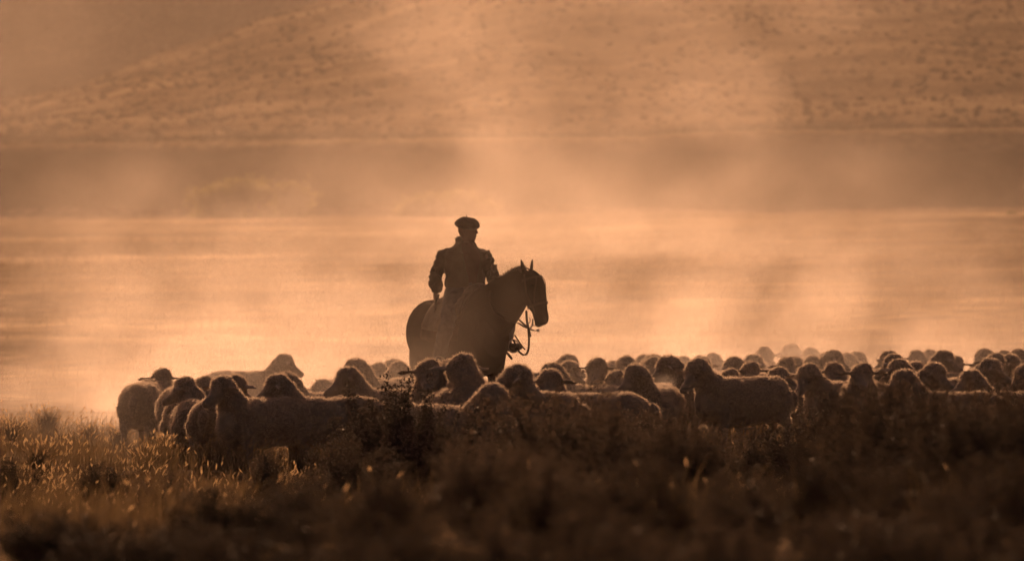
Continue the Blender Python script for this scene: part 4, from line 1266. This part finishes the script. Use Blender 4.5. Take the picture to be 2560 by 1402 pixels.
def far_bush(px0, px1, ytop, d, label, seed, name='willow_bush', n=15000, leaf=0.34, cat='bush', mat='willow'):
    cx = (px0 + px1) / 2; w = (px1 - px0) / FPX * d
    x = (cx - 1280) / FPX * d; g = ground_at(x, d) - 0.15
    h = CAM_H - (ytop - CY) / FPX * d - g
    t = tag(empty(name, (x, d, g)), label, cat)
    obj('crown', crown_mesh(seed, n, w / 2, w / 2.4, h, leaf), M[mat], t, False)
    s = Shape()
    for k in range(9):
        a = k * 2.4; q = V((math.cos(a) * w * 0.28, math.sin(a) * w * 0.2, h * 0.7))
        s.tube([(V((math.cos(a) * 0.2, math.sin(a) * 0.2, -0.1)), 0.12), (q * 0.5 + V((0, 0, h * 0.1)), 0.08), (q, 0.03)], 7)
    obj('trunk', s.mesh('trunk'), M['twig'], t)
far_bush(468, 782, 440, 545, 'wide rounded willow bush at the far edge of the pasture, left', 5)
far_bush(990, 1240, 478, 552, 'faint low bush in the dust at the pasture\'s far edge behind the rider', 6, n=9000)
far_bush(2518, 2542, 528, 480, 'tiny dark shrub far off at the right edge of the pasture', 7, n=900, leaf=0.16)

def hill_shrubs(n=11000):
    r = np.random.default_rng(9)
    phi = (1 + 5 ** 0.5) / 2
    ico = np.array([(-1, phi, 0), (1, phi, 0), (-1, -phi, 0), (1, -phi, 0), (0, -1, phi), (0, 1, phi), (0, -1, -phi), (0, 1, -phi), (phi, 0, -1), (phi, 0, 1), (-phi, 0, -1), (-phi, 0, 1)], float)
    ico /= np.linalg.norm(ico[0])
    fi = np.array([(0, 11, 5), (0, 5, 1), (0, 1, 7), (0, 7, 10), (0, 10, 11), (1, 5, 9), (5, 11, 4), (11, 10, 2), (10, 7, 6), (7, 1, 8), (3, 9, 4), (3, 4, 2), (3, 2, 6), (3, 6, 8), (3, 8, 9), (4, 9, 5), (2, 4, 11), (6, 2, 10), (8, 6, 7), (9, 8, 1)])
    D = np.where(r.random(n) < 0.12, 584 + 60 * r.random(n), 640 + 560 * r.random(n) ** 1.1)
    X = (r.random(n) * 2 - 1) * 0.115 * D
    Z = terrain_z(1280 + X / D * FPX, D)
    S_ = (0.16 + 0.34 * r.random(n) ** 2)[:, None, None]
    P = ico[None] * (0.7 + 0.6 * r.random((n, 12, 1))) * S_ * np.array([1.2, 1.2, 0.85])
    P += np.stack([X, D, Z + 0.25 * S_[:, 0, 0]], -1)[:, None, :]
    F = fi[None] + (np.arange(n) * 12)[:, None, None]
    return np_mesh('hill_shrubs', P.reshape(-1, 3), F.reshape(-1, 3))
tag(obj('hill_scrub', hill_shrubs(), M['hillsage'], None, False), 'speckled low scrub covering the hazy hillside', None, None, 'stuff')

# ------------------------------------------------------------------ breath vapour in front of the profile sheep
def puff(px, py, d, r):
    c = at(px, py, d)
    m, nt, v = volume_mat('breath', 1.0, color=(0.98, 0.97, 0.95), g=0.6)
    tc = nt.nodes.new('ShaderNodeTexCoord')
    ln = nt.nodes.new('ShaderNodeVectorMath'); ln.operation = 'LENGTH'
    nt.links.new(tc.outputs['Object'], ln.inputs[0])
    nz = noise_tex(nt, 9.0, 2)
    f = mth(nt, 'MULTIPLY', fade(nt, ln.outputs['Value'], 1.0, 0.1), fade(nt, nz, 0.35, 0.65))
    nt.links.new(mth(nt, 'MULTIPLY', f, 0.9), v.inputs['Density'])
    s = Shape(); s.ball((0, 0, 0), 1.0, n=14, m=10)
    o = obj('breath_vapour', s.mesh('breath_vapour'), m)
    o.location = c; o.scale = (r * 1.25, r, r * 0.9)
    tag(o, 'puff of breath glowing below the left profile sheep\'s nose', None, None, 'stuff')
puff(1664, 955, 56.3, 0.13)
